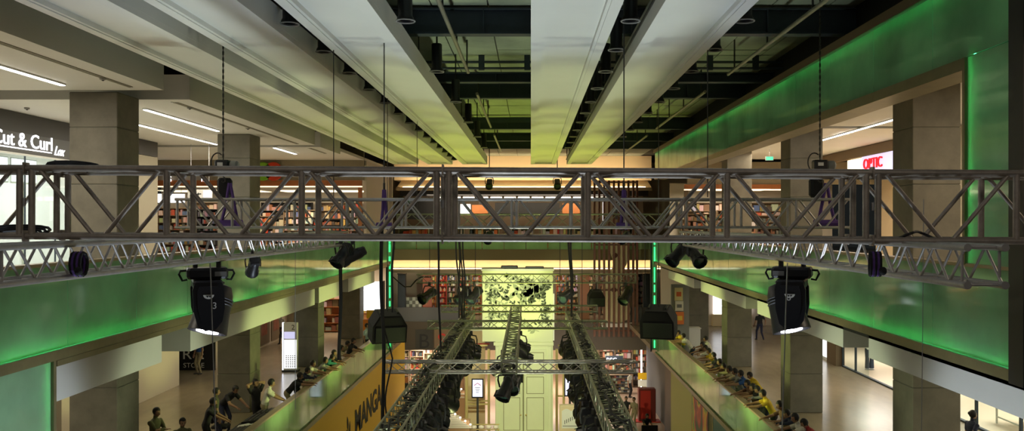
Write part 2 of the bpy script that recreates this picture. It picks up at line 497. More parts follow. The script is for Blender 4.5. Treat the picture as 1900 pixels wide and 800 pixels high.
# navy steel cross beams, frames and conduits under the roof
def ibeam(d, zb, zt, label):
    t = thing('steel_beam', label, 'beam', (0, d, E + zt), group='navy roof beams')
    part('web', MB().box(-9.5, 7.4, d - 0.03, d + 0.03, E + zb + .02, E + zt), M['steel'], t, True)
    for z in (zb, zt - .03): part('flange', MB().box(-9.5, 7.4, d - 0.14, d + 0.14, E + z, E + z + .03), M['steel'], t, True)
    for x in range(-9, 8, 2): part('stiffener', MB().box(x - .01, x + .01, d - .13, d + .13, E + zb + .03, E + zt - .03), M['steel'], t, True)
ib = [(18.3, 4.0, 4.55, 'nearest navy steel beam across the exposed roof'), (24.6, 4.02, 4.3, 'slim navy steel beam across the roof, second from camera'),
      (27.6, 4.0, 4.5, 'navy steel beam across the roof, third from camera'), (36.6, 4.0, 4.5, 'navy steel beam across the roof, fourth from camera'),
      (41.8, 4.0, 4.4, 'navy steel beam across the roof, fifth from camera'), (46.2, 4.0, 4.5, 'farthest navy steel beam across the exposed roof')]
for a in ib: ibeam(*a)
def hangframe(d, label):
    t = thing('pipe_rack', label, 'pipe rack', (0, d, E + 4.6), group='pipe racks under the roof')
    for z in (4.25, 4.42):
        rod('pipe', (-3.0, d, E + z), (7.0, d, E + z), 0.035, M['steel'], t, (0, d, E + 4.6))
    for x in [-2.6 + 1.25 * k for k in range(8)]:
        part('hanger', MB().box(x - .08, x + .08, d - .05, d + .05, E + 4.2, E + 4.6), M['steel'], t, True)
hangframe(23.6, 'dark pipe rack hung under the roof, near the camera')
hangframe(38.5, 'dark pipe rack hung under the roof, far from the camera')
pipes = [(-1.6, 12, 22.0, 3.86), (-1.6, 25.6, 34.5, 3.86), (-1.6, 37.5, 46, 3.86), (5.1, 12, 22.3, 3.86), (5.1, 25.2, 35, 3.86), (5.1, 37.8, 46, 3.86), (-2.55, 10, 47, 3.55), (1.95, 10, 47, 3.5)]
pl = ['conduit pipe between first two white beams, near end', 'conduit pipe left of the centre beam, middle length', 'conduit pipe left of the centre beam, far end', 'sloping conduit pipe on the right of the roof, near end', 'conduit pipe on the right of the roof, middle length', 'conduit pipe on the right of the roof, far end', 'dark rail along the top of the white beam left of the centre opening', 'dark rail in the slot right of the centre white beam']
for (x, a, b, z), lb in zip(pipes, pl):
    t = thing('conduit_pipe', lb, 'pipe', (x, a, E + z), group='roof conduits')
    rod('pipe', (x, a, E + z), (x, b, E + z), 0.042, M['pipe'] if z > 3.7 else M['dark'], t, (x, a, E + z))
    for k in range(int((b - a) / 3) + 1):
        y = a + 0.6 + 3 * k
        if y < b: rod('hanger_rod', (x, y, E + z), (x, y, E + 4.61), 0.02, M['dark'], t, (x, a, E + z), 6)

# five long white beams hung in the void
def wbeam(x0, label):
    W, zb, h = 1.335, E + 3.2, 0.42
    a, b = 3.0, 46.5
    t = thing('ceiling_beam', label, 'beam', (x0, a, zb), group='long white ceiling beams')
    for s in (0, 1):
        xa, xb = (x0, x0 + .17) if s == 0 else (x0 + W - .17, x0 + W)
        part('lip', MB().box(xa, xb, a, b, zb, zb + .10), M['beam'], t, True)
        xa, xb = (x0 + .171, x0 + .225) if s == 0 else (x0 + W - .225, x0 + W - .171)
        part('inner_lip', MB().box(xa, xb, a + .05, b - .05, zb + .018, zb + .10), M['beam'], t, True)
        xa = x0 if s == 0 else x0 + W - .03
        part('side_face', MB().box(xa, xa + .03, a, b, zb + .101, zb + h), M['beam'], t, True)
    part('recess_panel', MB().box(x0 + .031, x0 + W - .031, a, b - .02, zb + .101, zb + .125), M['beam'], t, True)
    part('end_cap', MB().box(x0 + .171, x0 + W - .171, b - .12, b, zb, zb + .10), M['beam'], t, True)
    part('end_plate', MB().box(x0 + .031, x0 + W - .031, b - .02, b, zb + .126, zb + h), M['beam'], t, True)
for x, l in ((-7.40, 'leftmost long white ceiling beam'), (-5.55, 'second long white ceiling beam from the left'), (-3.68, 'third long white ceiling beam from the left, beside the open roof'),
             (0.0, 'centre long white ceiling beam running straight away from the camera'), (1.93, 'rightmost long white ceiling beam')):
    wbeam(x, l)

# round black downlights hung in rows between the beams
def downlight():
    t = thing('hanging_downlight', '', 'lamp')
    part('can', MB().lathe([(0.10, 0.62), (0.115, 0.6), (0.115, 0.1), (0.14, 0.06), (0.14, 0.02), (0.10, 0.02), (0.095, 0.1)], n=14), M['black'], t, smooth=True)
    part('flange_ring', MB().path([(.152 * math.cos(q), .152 * math.sin(q), .012) for q in [2 * math.pi * i / 20 for i in range(21)]], .013, 6), M['grey'], t, smooth=True)
    part('stem', MB().tube((0, 0, .6), (0, 0, 1.315), 0.02, n=6), M['dark'], t)
    return t
dl = downlight(); index_kids(dl)
first = True
rows = ((-4.0, 14.3, 14, 'in the slot right of the second white beam'), (-2.05, 14.1, 6, 'beside the third white beam'), (1.63, 14.1, 11, 'in the slot right of the centre beam'), (3.50, 14.1, 9, 'right of the rightmost white beam'))
for x, d, n, lb in rows:
    for k in range(n):
        y = d + (2.35 if n > 6 else 4.7) * k
        if y > 46: break
        o = dl if first else copy_tree(dl)
        first = False
        o.location = (x, y, E + 3.3)
        tag(o, '%s round black downlight %s' % (ORD[k], lb), 'lamp', 'black downlights between the beams')

# gallery ceilings: white bulkhead boxes
def bulkhead(name, x0, x1, y0, y1, z0, z1, label, slot=None):
    o = struct(name, MB().box(x0, x1, y0, y1, z0, z1), M['white'], label)
    if slot is not None:
        part('air_slot', MB().box(slot - .05, slot + .05, y0 + .5, y1 - .5, z0 - .012, z0 + .01), M['dark_strip'], o)
        part('edge_trim', MB().box(slot - .10, slot - .05, y0 + .4, y1 - .4, z0 - .02, z0 + .01), M['white'], o)
zc = E + 3.08
bulkhead('ceiling_upper_left', -17.5, -8.47, D0, 19.9, zc, zc + .62, 'nearest white ceiling bulkhead over upper left gallery', -9.0)
bulkhead('ceiling_upper_left', -17.5, -8.47, 21.4, 33.8, zc, zc + .62, 'middle white ceiling bulkhead over upper left gallery', -9.0)
bulkhead('ceiling_upper_left', -17.5, -8.47, 34.7, 38.3, zc, zc + .62, 'short far white ceiling bulkhead over upper left gallery', -9.0)
bulkhead('ceiling_upper_left', -24, -9.3, 38.6, 60, zc + .45, zc + .6, 'plain ceiling before the bookshop on upper left gallery')
zr = E + 3.3
bulkhead('ceiling_upper_right', 6.62, 20, D0, 29.2, zr, zr + .5, 'near white ceiling over upper right gallery')
bulkhead('ceiling_upper_right', 6.62, 20, 29.9, 44.2, zr, zr + .5, 'far white ceiling over upper right gallery')
zl = E - 2.86
for a, b, l in ((D0, 17.8, 'nearest'), (19.3, 30.4, 'second'), (31.0, 34.3, 'third'), (36.0, 42.0, 'farthest')):
    bulkhead('ceiling_lower_left', -16, -7.62, a, b, zl, zl + .68, l + ' white bulkhead under the upper left glass band')
for a, b, l in ((D0, 17.1, 'nearest'), (18.5, 25.5, 'second'), (26.9, 34.0, 'third'), (35.4, 42.0, 'farthest')):
    bulkhead('ceiling_lower_right', 6.70, 16, a, b, E - 2.66, E - 2.06, l + ' white bulkhead under the upper right glass band')
# dark soffit void behind the bulkheads
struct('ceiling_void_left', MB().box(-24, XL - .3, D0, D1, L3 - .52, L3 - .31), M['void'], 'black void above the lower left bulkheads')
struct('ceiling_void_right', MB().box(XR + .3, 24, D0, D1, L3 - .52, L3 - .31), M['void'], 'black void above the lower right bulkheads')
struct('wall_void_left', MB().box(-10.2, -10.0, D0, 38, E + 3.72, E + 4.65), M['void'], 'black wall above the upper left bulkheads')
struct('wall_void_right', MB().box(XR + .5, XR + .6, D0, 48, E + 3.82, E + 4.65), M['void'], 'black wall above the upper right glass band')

# linear lights on the gallery ceilings
def strip(x, y0, y1, z, label):
    t = thing('linear_light', label, 'light', (x, y0, z), group='white linear ceiling lights')
    part('housing', MB().box(x - .06, x + .06, y0, y1, z - .035, z - .002), M['white'], t, True)
    part('diffuser', MB().box(x - .05, x + .05, y0 + .02, y1 - .02, z - .05, z - .036), M['strip'], t, True)
for x, a, b, l in ((-10.3, 13.2, 19.0, 'white linear light on ceiling left of the nearest upper left column'), (-10.3, 23.0, 28.4, 'upper of two white linear lights between the upper left columns'),
                   (-12.1, 26.5, 33.2, 'lower of two white linear lights between the upper left columns'), (-10.3, 34.6, 37.8, 'short white linear light beyond the second upper left column')):
    strip(x, a, b, zc, l)
for x, a, b, l in ((9.5, 22.8, 28.9, 'long white linear light between the upper right columns'), (11.4, 26.9, 32.0, 'short white linear light beside the nearest upper right column'),
                   (9.5, 33.0, 38.5, 'white linear light beyond the second upper right column'), (11.4, 31.0, 36.0, 'small white linear light past the second upper right column')):
    strip(x, a, b, zr, l)
# smoke detectors and small spots on the soffit
for i, (px, py) in enumerate(((191, 146), (50, 201), (352, 200), (460, 238))):
    d = 3.06 * F / (VY - py)
    t = thing('smoke_detector', ['small round detector on ceiling above the nearest left column', 'small round detector above the salon sign', 'small round detector on the second left ceiling bulkhead', 'small round detector above the second left column'][i], 'detector', at(px, py, d))
    part('base', MB().lathe([(0.07, 0.02), (0.07, -0.01), (0.05, -0.03)], n=12), M['grey'], t); part('sensor', MB().lathe([(0.03, -0.03), (0.02, -0.05)], n=10), M['dark'], t)

# concrete columns: stacked blocks with open joints
CW = 1.12
def column(x0, d, z0, z1, label):
    t = thing('concrete_column', label, 'column', (x0 + CW / 2, d + CW / 2, z0), group='square concrete columns')
    zs = [z0] + [z0 + 1.333 * k for k in (1, 2, 3) if z0 + 1.333 * k < z1 - .2] + [z1]
    for a, b in zip(zs, zs[1:]):
        part('concrete_block', MB().cbox((0, 0, (a + b) / 2 - z0), (CW, CW, b - a - .012), ch=.015), M['concrete'], t)
    part('joint_core', MB().box(-CW / 2 + .02, CW / 2 - .02, -CW / 2 + .02, CW / 2 - .02, .01, z1 - z0 - .01), M['fascia'], t)
nm = ['nearest', 'second', 'third', 'farthest']
for k, d in enumerate((20.1, 29.6, 39.1, 48.6)):
    if k < 2:
        column(-9.64 - CW, d, L3, zc + (0.0 if k < 1 else 0.0) - .004, nm[k] + ' concrete column on upper left gallery')
    if k < 3:
        column(8.9, d, L3, zr - .004, nm[k] + ' concrete column on upper right gallery')
    column(-9.64 - CW, d, L2, L3 - .53, nm[k] + ' concrete column on lower left gallery')
    column(8.9, d, L2, L3 - .53, nm[k] + ' concrete column on lower right gallery')

# ------------------------------------------------------------------ green glass bands, balustrades, frames
def panes(t, X, sgn, y0, y1, z0, z1, m, n, off=0.0):
    L = (y1 - y0) / n
    me = MB().cbox((0, 0, 0), (0.022, L - .02, z1 - z0)).mesh('pane')
    for k in range(n):
        link('pane', me, m, t, Vector((X, y0 + L * (k + .5), (z0 + z1) / 2)) - t.location)
def band(name, label, X, sgn, y0, y1, z0, z1, m, n, led_bottom=0, led_top=0, rail=True, foot=True, ledcol=GRN, back=0):
    """sgn: +1 when the gallery lies towards +x of the glass"""
    t = thing(name, label, 'balustrade', (X, y0, z0))
    panes(t, X, sgn, y0, y1, z0, z1, m, n)
    if rail:
        part('handrail', MB().box(min(X - .04 * sgn, X + .16 * sgn), max(X - .04 * sgn, X + .16 * sgn), y0, y1, z1, z1 + .05), M['rail'], t, True)
    if foot:
        a, b = sorted((X - .07 * sgn, X + .10 * sgn))
        part('foot_frame', MB().box(a, b, y0, y1, z0 - .16, z0 - .005), M['frame'], t, True)
    if back:
        k = max(1, int((y1 - y0) / 8.5))
        for i in range(k):
            yc = y0 + (y1 - y0) * (i + .5) / k
            lamp('AREA', 'backlight', (X + .13 * sgn, yc, (z0 + z1) / 2), back * (y1 - y0) / k, (0.40, 1.0, 0.58), (X, yc, (z0 + z1) / 2), (y1 - y0) / k, (z1 - z0) * .9)
    for on, zz, dz in ((led_bottom, z0 + .03, 1), (led_top, z1 - .03, -1)):
        if not on: continue
        xl = X + .07 * sgn
        part('led_strip', MB().box(xl - .01, xl + .01, y0, y1, zz - .05 * dz - .012, zz - .05 * dz + .012), M['led'], t, True)
        k = max(1, int((y1 - y0) / 8.5))
        for i in range(k):
            yc = y0 + (y1 - y0) * (i + .5) / k
            l = lamp('AREA', 'led_light', (xl + .03 * sgn, yc, zz - .02 * dz), on * (y1 - y0) / k, ledcol, None, 0.03, (y1 - y0) / k)
            v = Vector((-.45 * sgn, 0, dz)).normalized()
            zax = -v; yax = Vector((0, 1, 0)); xax = yax.cross(zax).normalized()
            l.rotation_euler = Matrix((xax, yax, zax)).transposed().to_euler()
    return t
LEDP = 3.0
BK = 1.7
bl = band('glass_balustrade', 'green glass balustrade band of the upper left gallery', XL, -1, 11.2, D1, E - 1.93, E - .65, M['glass3'], 14, LEDP, back=BK)
br = band('glass_balustrade', 'green glass balustrade band of the upper right gallery', XR, 1, 11.35, D1, E - 1.93, E - .63, M['glass3'], 14, LEDP, back=BK)
struct('wall_band_left', MB().box(XL - .2, XL - .14, D0, D1, E - 2.05, E - .75), M['fascia'], 'slab edge behind the upper left green glass')
struct('wall_band_right', MB().box(XR + .14, XR + .2, D0, D1, E - 2.05, E - .75), M['fascia'], 'slab edge behind the upper right green glass')
bu = band('glass_band', 'green glass band above the upper right gallery opening', XR, 1, 11.35, D1, E + 2.45, E + 3.6, M['glass3'], 14, 0, 2.4, rail=False, foot=False, back=BK * .8)
part('top_trim', MB().box(XR - .1, XR + .12, 11.35, D1, E + 3.61, E + 3.78), M['brown'], bu, True)
struct('wall_upper_right', MB().box(XR + .15, XR + .21, D0, D1, E + 2.4, E + 3.8), M['fascia'], 'bulkhead behind the upper right green glass band')
# glass piers at the near corners of the openings, with their dotted LED strips
def pier(label, X, sgn, y0, y1, z0, z1, yl, cuts):
    t = thing('glass_pier', label, 'glass panel', (X, y0, z0))
    zs = [z0] + cuts + [z1]
    for a, b in zip(zs, zs[1:]): panes(t, X, sgn, y0, y1, a + .008, b - .008, M['glass3'], 1)
    a, b = sorted((X + .14 * sgn, X + .2 * sgn))
    part('back_panel', MB().box(a, b, y0, y1, z0, z1), M['fascia'], t, True)
    a, b = sorted((X - .05 * sgn, X + .13 * sgn))
    part('edge_frame', MB().box(a, b, y1 + .005, y1 + .08, z0, z1), M['frame'], t, True)
    dots = MB()
    z = z0 + .05
    while z < z1:
        for yy in (y1 - .03, yl): dots.cbox((X + .035 * sgn, yy, z), (.012, .014, .022))
        z += .045
    part('led_dots', dots, M['led'], t, True, kind='stuff')
    lamp('AREA', 'backlight', (X + .135 * sgn, (y0 + y1) / 2, (z0 + z1) / 2), 1.9 * (y1 - y0) * (z1 - z0), (0.36, 1.0, 0.62), (X, (y0 + y1) / 2, (z0 + z1) / 2), (y1 - y0) * .9, (z1 - z0) * .95)
    l = lamp('AREA', 'led_light', (X + .08 * sgn, y1 - .04, (z0 + z1) / 2), 2.6 * (z1 - z0), GRN, None, 0.03, z1 - z0)
    v = Vector((-.5 * sgn, -1, 0)).normalized(); zax = -v; yax = Vector((0, 0, 1)); xax = yax.cross(zax).normalized()
    l.rotation_euler = Matrix((xax, yax, zax)).transposed().to_euler()
    return t
pier('green glass pier at left edge of the photo below the upper gallery', XL, -1, 11.2, 13.1, E - 6.6, E - 1.95, 12.6, [E - 4.3])
pr = pier('tall green glass pier at right edge of the photo beside the opening', XR, 1, 11.42, 12.62, E - .6, E + 2.44, 12.28, [])
part('near_frame', MB().box(XR - .12, XR + .5, 11.0, 11.34, E - 2.1, E + 4.2), M['dark'], pr, True)
# metal lining of the right opening
lin = thing('opening_frame', 'olive metal frame lining the upper right gallery opening', 'frame', (XR, 12.7, E - .6))
part('head', MB().box(XR - .04, XR + .5, 12.7, D1, E + 2.26, E + 2.44), M['frame'], lin, True)
part('jamb', MB().box(XR + .13, XR + .5, 12.63, 12.75, E - .57, E + 2.25), M['frame'], lin, True)
lin2 = thing('opening_frame', 'olive metal frame lining the lower left gallery opening', 'frame', (XL, 13.2, E - 6.6))
part('head', MB().box(XL - .32, XL + .05, 13.2, D1, E - 2.19, E - 2.10), M['frame'], lin2, True)
part('jamb', MB().box(XL - .32, XL - .15, 13.1, 13.3, E - 6.5, E - 2.2), M['frame'], lin2, True)
# lower balustrades
b2l = band('glass_balustrade', 'lime lit glass balustrade of the lower left gallery', XL, -1, 14, 45.2, E - 6.55, E - 5.42, M['glass2'], 13, 22.0, ledcol=(0.10, 1.0, 0.22))
b2r = band('glass_balustrade', 'lime lit glass balustrade of the lower right gallery', XR, 1, 12, D1 - .3, E - 6.55, E - 5.42, M['glass2'], 13, 22.0, ledcol=(0.10, 1.0, 0.22))
# LED corner fins at the far end of both galleries
for X, lb in ((XL + .03, 'green LED lit corner fin at the far end of the left gallery'), (XR - .03, 'green LED lit corner fin at the far end of the right gallery')):
    t = thing('corner_fin', lb, 'light', (X, D1 + .15, E - 6.5))
    part('glass_fin', MB().box(X - .13, X + .13, D1 + .05, D1 + .09, E - 6.5, E - .62), M['glass3'], t, True)
    part('steel_edge', MB().box(X - .2, X - .135, D1 + .03, D1 + .2, E - 6.6, E - .6), M['steel'], t, True)
    z = E - 6.4
    while z < E - .8:
        h = RND.uniform(.25, .9)
        part('led_tube', MB().box(X - .03, X + .03, D1 + .01, D1 + .05, z, min(z + h, E - .7)), M['led'], t, True)
        z += h + RND.uniform(.03, .25)

# ------------------------------------------------------------------ walls below the lower galleries
yw = struct('wall_hoarding_left', MB().box(XL - .1, XL + .02, 10, 49.8, 0, E - 6.72), M['yellow'], 'yellow hoarding below the lower left glass balustrade')
lettering('MANGA', 1.42, M['ink'], yw, (XL + .03, 35.6, E - 8.75), math.pi / 2, 0.006, xs=1.22, bold=.045)
for k, (dy, dz, rr) in enumerate(((0, 0, 20), (-.35, .1, 55), (.32, .12, -20), (-.1, .55, 30), (-.45, .6, 70), (.3, .7, -10), (-.05, 1.0, 15))):
    lf = [(0.0, -.28), (.13, -.05), (.10, .2), (0, .36), (-.10, .2), (-.13, -.05)]
    a = math.radians(rr)
    lf = [(p[0] * math.cos(a) - p[1] * math.sin(a), p[0] * math.sin(a) + p[1] * math.cos(a)) for p in lf]
    part('printed_leaf', MB().prism(lf, (XL + .022, 34.3 + dy, E - 9.0 + dz), (0, 1, 0), (0, 0, 1), (.012, 0, 0)), M['ink'], yw)
part('printed_stem', MB().cbox((XL + .028, 34.3, E - 9.2), (.012, .08, 1.6), Matrix.Rotation(.15, 3, 'X')), M['ink'], yw)
struct('wall_lower_right', MB().box(XR, XR + .12, 34.3, 39.4, 0, E - 6.72), mat('pale_yellow_wall', (0.55, 0.50, 0.22), 0.7), 'pale yellow wall panel below the lower right balustrade')
def posterm():
    m = mat('abstract_poster', (1, 1, 1), 0.5)
    nt = m.node_tree; g = nt.nodes.new('ShaderNodeNewGeometry'); n = nt.nodes.new('ShaderNodeTexNoise'); r = nt.nodes.new('ShaderNodeValToRGB')
    n.inputs['Scale'].default_value = 0.75; n.inputs['Detail'].default_value = 3; n.inputs['Distortion'].default_value = 1.2
    cr = r.color_ramp
    cols = [(0.3, (0.02, 0.05, 0.01)), (0.42, (0.45, 0.02, 0.01)), (0.5, (0.75, 0.10, 0.02)), (0.57, (0.8, 0.5, 0.02)), (0.66, (0.12, 0.3, 0.03))]
    cr.elements[0].position, cr.elements[0].color = cols[0][0], cols[0][1] + (1,)
    cr.elements[1].position, cr.elements[1].color = cols[-1][0], cols[-1][1] + (1,)
    for p, c in cols[1:-1]:
        e = cr.elements.new(p); e.color = c + (1,)
    nt.links.new(g.outputs['Position'], n.inputs['Vector']); nt.links.new(n.outputs['Fac'], r.inputs[0]); nt.links.new(r.outputs[0], nt.nodes['Principled BSDF'].inputs['Base Color'])
    return m
t = thing('wall_poster', 'tall red green and yellow poster on the wall below the right balustrade', 'poster', (XR, 32.6, E - 10.6))
part('backing_frame', MB().box(XR - .01, XR + .1, 31.0, 34.25, E - 10.8, E - 6.72), M['dark'], t, True)
part('print', MB().box(XR - .02, XR - .011, 31.12, 34.1, E - 10.7, E - 6.8), posterm(), t, True)
tw = struct('wall_teal_right', MB().box(XR, XR + .12, 10, 30.4, 0, E - 6.72), M['teal'], 'teal wall panels below the lower right balustrade')
for k in range(8): part('joint_batten', MB().box(XR - .015, XR - .001, 30.3 - 2.4 * k, 30.36 - 2.4 * k, 0.1, E - 6.75), M['gold'], tw)
struct('wall_pale_strip_right', MB().box(XR, XR + .1, 30.42, 30.98, 0, E - 6.72), M['olive'], 'narrow olive strip between the poster and the teal panels')
struct('wall_dark_right', MB().box(7.6, 7.8, 44.4, 56.8, 0, E - 6.8), M['rubberplate'], 'dark wall behind the far right end of the ground floor')
struct('wall_lower_core_right', MB().box(6.9, 7.0, 39.4, 44.4, 0, E - 6.8), M['dark'], 'dark recess below the far end of the right balustrade')

# ------------------------------------------------------------------ shop walls along the galleries
XW = 14.15
struct('wall_lower_left', MB().box(-XW - .2, -XW, 26.0, 34.7, L2, L2 + 3.8), mat('offwhite_partition', (0.72, 0.64, 0.5), 0.7), 'plain off white partition beside the black hoarding, lower left gallery')
struct('wall_lower_left', MB().box(-XW - .2, -XW + .02, 38.45, 50, L2, L2 + 3.9), mat('pale_shop_wall', (0.5, 0.42, 0.33), 0.7), 'pale shop wall of the lower left gallery behind the columns')
struct('wall_far_left', MB().box(-24, -13.4, 50, 50.2, L2, L2 + 3.9), M['tan'], 'end wall of the lower left gallery')
hb = thing('black_hoarding', 'black shop hoarding with white RE STORE lettering on lower left gallery', 'hoarding', (-15.2, 38.2, L2))
part('board', MB().box(-18, -14.0, 38.2, 38.3, L2, L2 + 3.6), M['ink'], hb, True)
lettering('R E', 0.62, M['whiteprint'], hb, (-.25, -.012, .50), 0, .006, xs=1.15)
lettering('STORE', 0.30, M['whiteprint'], hb, (-.2, -.012, .12), 0, .006, xs=1.05)
for k, y in enumerate((44.8, 46.9)):
    t = thing('shop_poster', ['dark brown poster panel on the lower left shop wall, nearer one', 'dark brown poster panel on the lower left shop wall, farther one'][k], 'poster', (-XW + .03, y, L2))
    part('panel', MB().box(-XW + .025, -XW + .06, y, y + 1.75, L2 + .1, L2 + 3.0), M['brown'], t, True); part('figure_print', MB().box(-XW + .061, -XW + .065, y + .3, y + 1.3, L2 + .6, L2 + 2.6), mat('print_redbrown', (0.22, 0.06, 0.03), 0.6, noise=.6, nscale=1.5), t, True)

# added lamp cans below the view, one at each uplight
for k, yy in enumerate((9, 16, 23, 30, 37, 43)):
    t = thing('added_uplight_can', '%s added floor lamp on the ground washing the roof' % ORD[k], 'stage light', (-.4, yy, 0), group='added floor lamps along the hall')
    part('foot', MB().lathe([(.22, 0), (.22, .03), (.05, .05)], n=14), M['black'], t); part('can', MB().lathe([(.1, .06), (.16, .1), (.17, .42), (.15, .42), (.14, .3)], n=14), M['black'], t, smooth=True)
    part('yoke', MB().path([(-.2, 0, .05), (-.2, 0, .25), (-.17, 0, .25)], .015, 6), M['dark'], t)

# ================================================================== TRUSSES AND RIGGING
def big_truss(label, yf, x0, joints, ztop, zbot, tilt, step, m, extra=True):
    """heavy box truss running across the picture; yf = distance of its front frame"""
    S = ztop - zbot
    base = Vector((0, yf, E + zbot))
    t = thing('box_truss', label, 'truss', base)
    t.rotation_euler = (0, tilt, 0)
    x1 = joints[-1]
    R, r = 0.0255, 0.0165
    for y in (yf, yf + .5):
        for z in (ztop, zbot):
            for a, b in zip(joints, joints[1:]):
                rod('chord', (a + .004, y, E + z), (b - .004, y, E + z), R, m, t, base, 14)
    for a, b in zip(joints, joints[1:]):
        n = max(1, round((b - a) / step))
        s = (b - a - .09) / n
        for y in (yf, yf + .5):
            for k in range(n + 1):
                x = a + .045 + s * k
                rod('upright', (x, y, E + zbot), (x, y, E + ztop), R * .95, m, t, base, 12)
            for k in range(n):
                xa = a + .045 + s * k
                xm = xa + s / 2
                rod('diagonal', (xa + .05, y, E + ztop), (xm - .035, y, E + zbot), r, m, t, base, 10)
                rod('diagonal', (xm + .035, y, E + zbot), (xa + s - .05, y, E + ztop), r, m, t, base, 10)
        for k in range(n + 1):
            x = a + .045 + s * k
            for z in (ztop, zbot): rod('cross_tube', (x, yf, E + z), (x, yf + .5, E + z), r, m, t, base, 10)
        for k in range(n):
            xa = a + .045 + s * k
            rod('cross_diagonal', (xa, yf, E + zbot), (xa + s, yf + .5, E + zbot), r * .8, m, t, base, 8)
            rod('cross_diagonal', (xa + s, yf, E + ztop), (xa, yf + .5, E + ztop), r * .8, m, t, base, 8)
    # end plates and bolts at the joints
    for x in joints[1:-1]:
        for z in (ztop, zbot):
            for y in (yf, yf + .5):
                part('joint_plate', MB().cbox((x, y, E + z), (.012, .085, .085), ch=.004), m, t, False).location = -base
        part('bolt', MB().lathe([(.012, -.03), (.014, .03)], (x, yf - .02, E + (ztop + zbot) / 2), (0, 0, 1), 8), M['wire'], t).location = -base
    return t
nt1 = big_truss('large silver box truss stretching across the whole picture', 6.4, 0, [-6.9, -3.75, -.655, 2.53, 5.7], .392, -.112, math.radians(.3), 1.0, M['alu'])
nt2 = big_truss('second silver box truss behind the near one', 15.5, 0, [-6.4, -3.35, -.3, 2.75, 5.8], .436, -.07, 0, 1.02, M['alu2'])

def lace_truss(label, A, B, w, h, R, r, pitch, m, single=True, endplate=True, mb_m=None, name='lattice_truss', cat='truss', group=None):
    """light box truss from A to B (centre line), width w, height h, zigzag lacing"""
    A, B = Vector(A), Vector(B)
    t = thing(name, label, cat, A, group=group)
    ax = (B - A).normalized(); L = (B - A).length
    up = Vector((0, 0, 1)); sd = ax.cross(up).normalized(); up = sd.cross(ax).normalized()
    cs = [sd * (a * w / 2) + up * (b * h / 2) for a, b in ((-1, 1), (1, 1), (1, -1), (-1, -1))]
    for c in cs: rod('chord', A + c, B + c, R, m, t, A, 12)
    n = max(2, round(L / pitch)); p = L / n
    jm = MB()
    for f in range(4):
        c0, c1 = cs[f], cs[(f + 1) % 4]
        for k in range(n):
            a = A + ax * (p * k) + (c0 if (k + f) % 2 == 0 else c1)
            b = A + ax * (p * (k + 1)) + (c1 if (k + f) % 2 == 0 else c0)
            if single: rod('lacing_rod', a, b, r, m, t, A, 8)
            else: jm.tube(a - A, b - A, r, n=5, cap=False)
        for k in (0, 1):
            e = A + ax * (.04 + (L - .08) * k)
            if single: rod('end_strut', e + c0, e + c1, r, m, t, A, 8)
            else: jm.tube(e + c0 - A, e + c1 - A, r, n=5, cap=False)
    if not single: part('lacing', jm, m, t, kind='stuff')
    if endplate:
        for c in cs:
            part('tube_end', MB().lathe([(R * 1.15, -.004), (R * 1.15, .035), (R * .72, .036), (R * .7, .006)], A + c - ax * .03 - A, ax, 12), m, t)
            part('bore', MB().lathe([(R * .72, -.002), (R * .7, .001)], c - ax * .031, ax, 10), M['blackm'], t)
    return t
lt = lace_truss('slender silver lattice truss running away under the left of the big truss', (-3.52, 5.5, E - .273), (-3.52, 16.0, E - .273), .24, .24, .0225, .010, .215, M['alu2'])
rt = lace_truss('slender silver lattice truss running away under the right of the big truss', (2.89, 5.5, E - .273), (2.89, 16.0, E - .273), .24, .24, .0225, .010, .215, M['alu2'])
# third truss, further back, and wide far one
lace_truss('third silver truss far back between the galleries', (-4.2, 27, E + .08), (4.2, 27, E + .08), .4, .42, .025, .014, .5, M['aluy'], False)
lace_truss('wide pale truss in front of the far lower gallery', (-5.25, 40, E - 2.55), (4.9, 40, E - 2.55), .4, .4, .026, .015, .45, M['aluy'], False)
# stage rig
ZR = E - 3.32
rig = [('front cross truss of the stage rig', (-3.4, 20, ZR), (2.45, 20, ZR)), ('second cross truss of the stage rig', (-3.4, 28.3, ZR), (2.5, 28.3, ZR)),
       ('third cross truss of the stage rig behind the second', (-3.5, 33.6, ZR), (2.6, 33.6, ZR)),
       ('left lengthwise truss of the stage rig hung with black fixtures', (-2.38, 11.5, ZR - .3), (-2.38, 33.5, ZR - .3)),
       ('right lengthwise truss of the stage rig hung with black fixtures', (1.55, 11.5, ZR - .3), (1.55, 33.5, ZR - .3)),
       ('short centre truss of the stage rig pointing at the camera', (-.50, 19.5, ZR + .1), (-.50, 29.5, ZR + .3))]
for k, (l, a, b) in enumerate(rig):
    lace_truss(l + ', silver lattice', a, b, .29 if k < 3 else (.42 if k < 5 else .34), .24 if k < 3 else .36, .024, .011, .24 if k > 2 else .29, M['aluy'] if k > 0 else M['alu2'], False, k == 5)

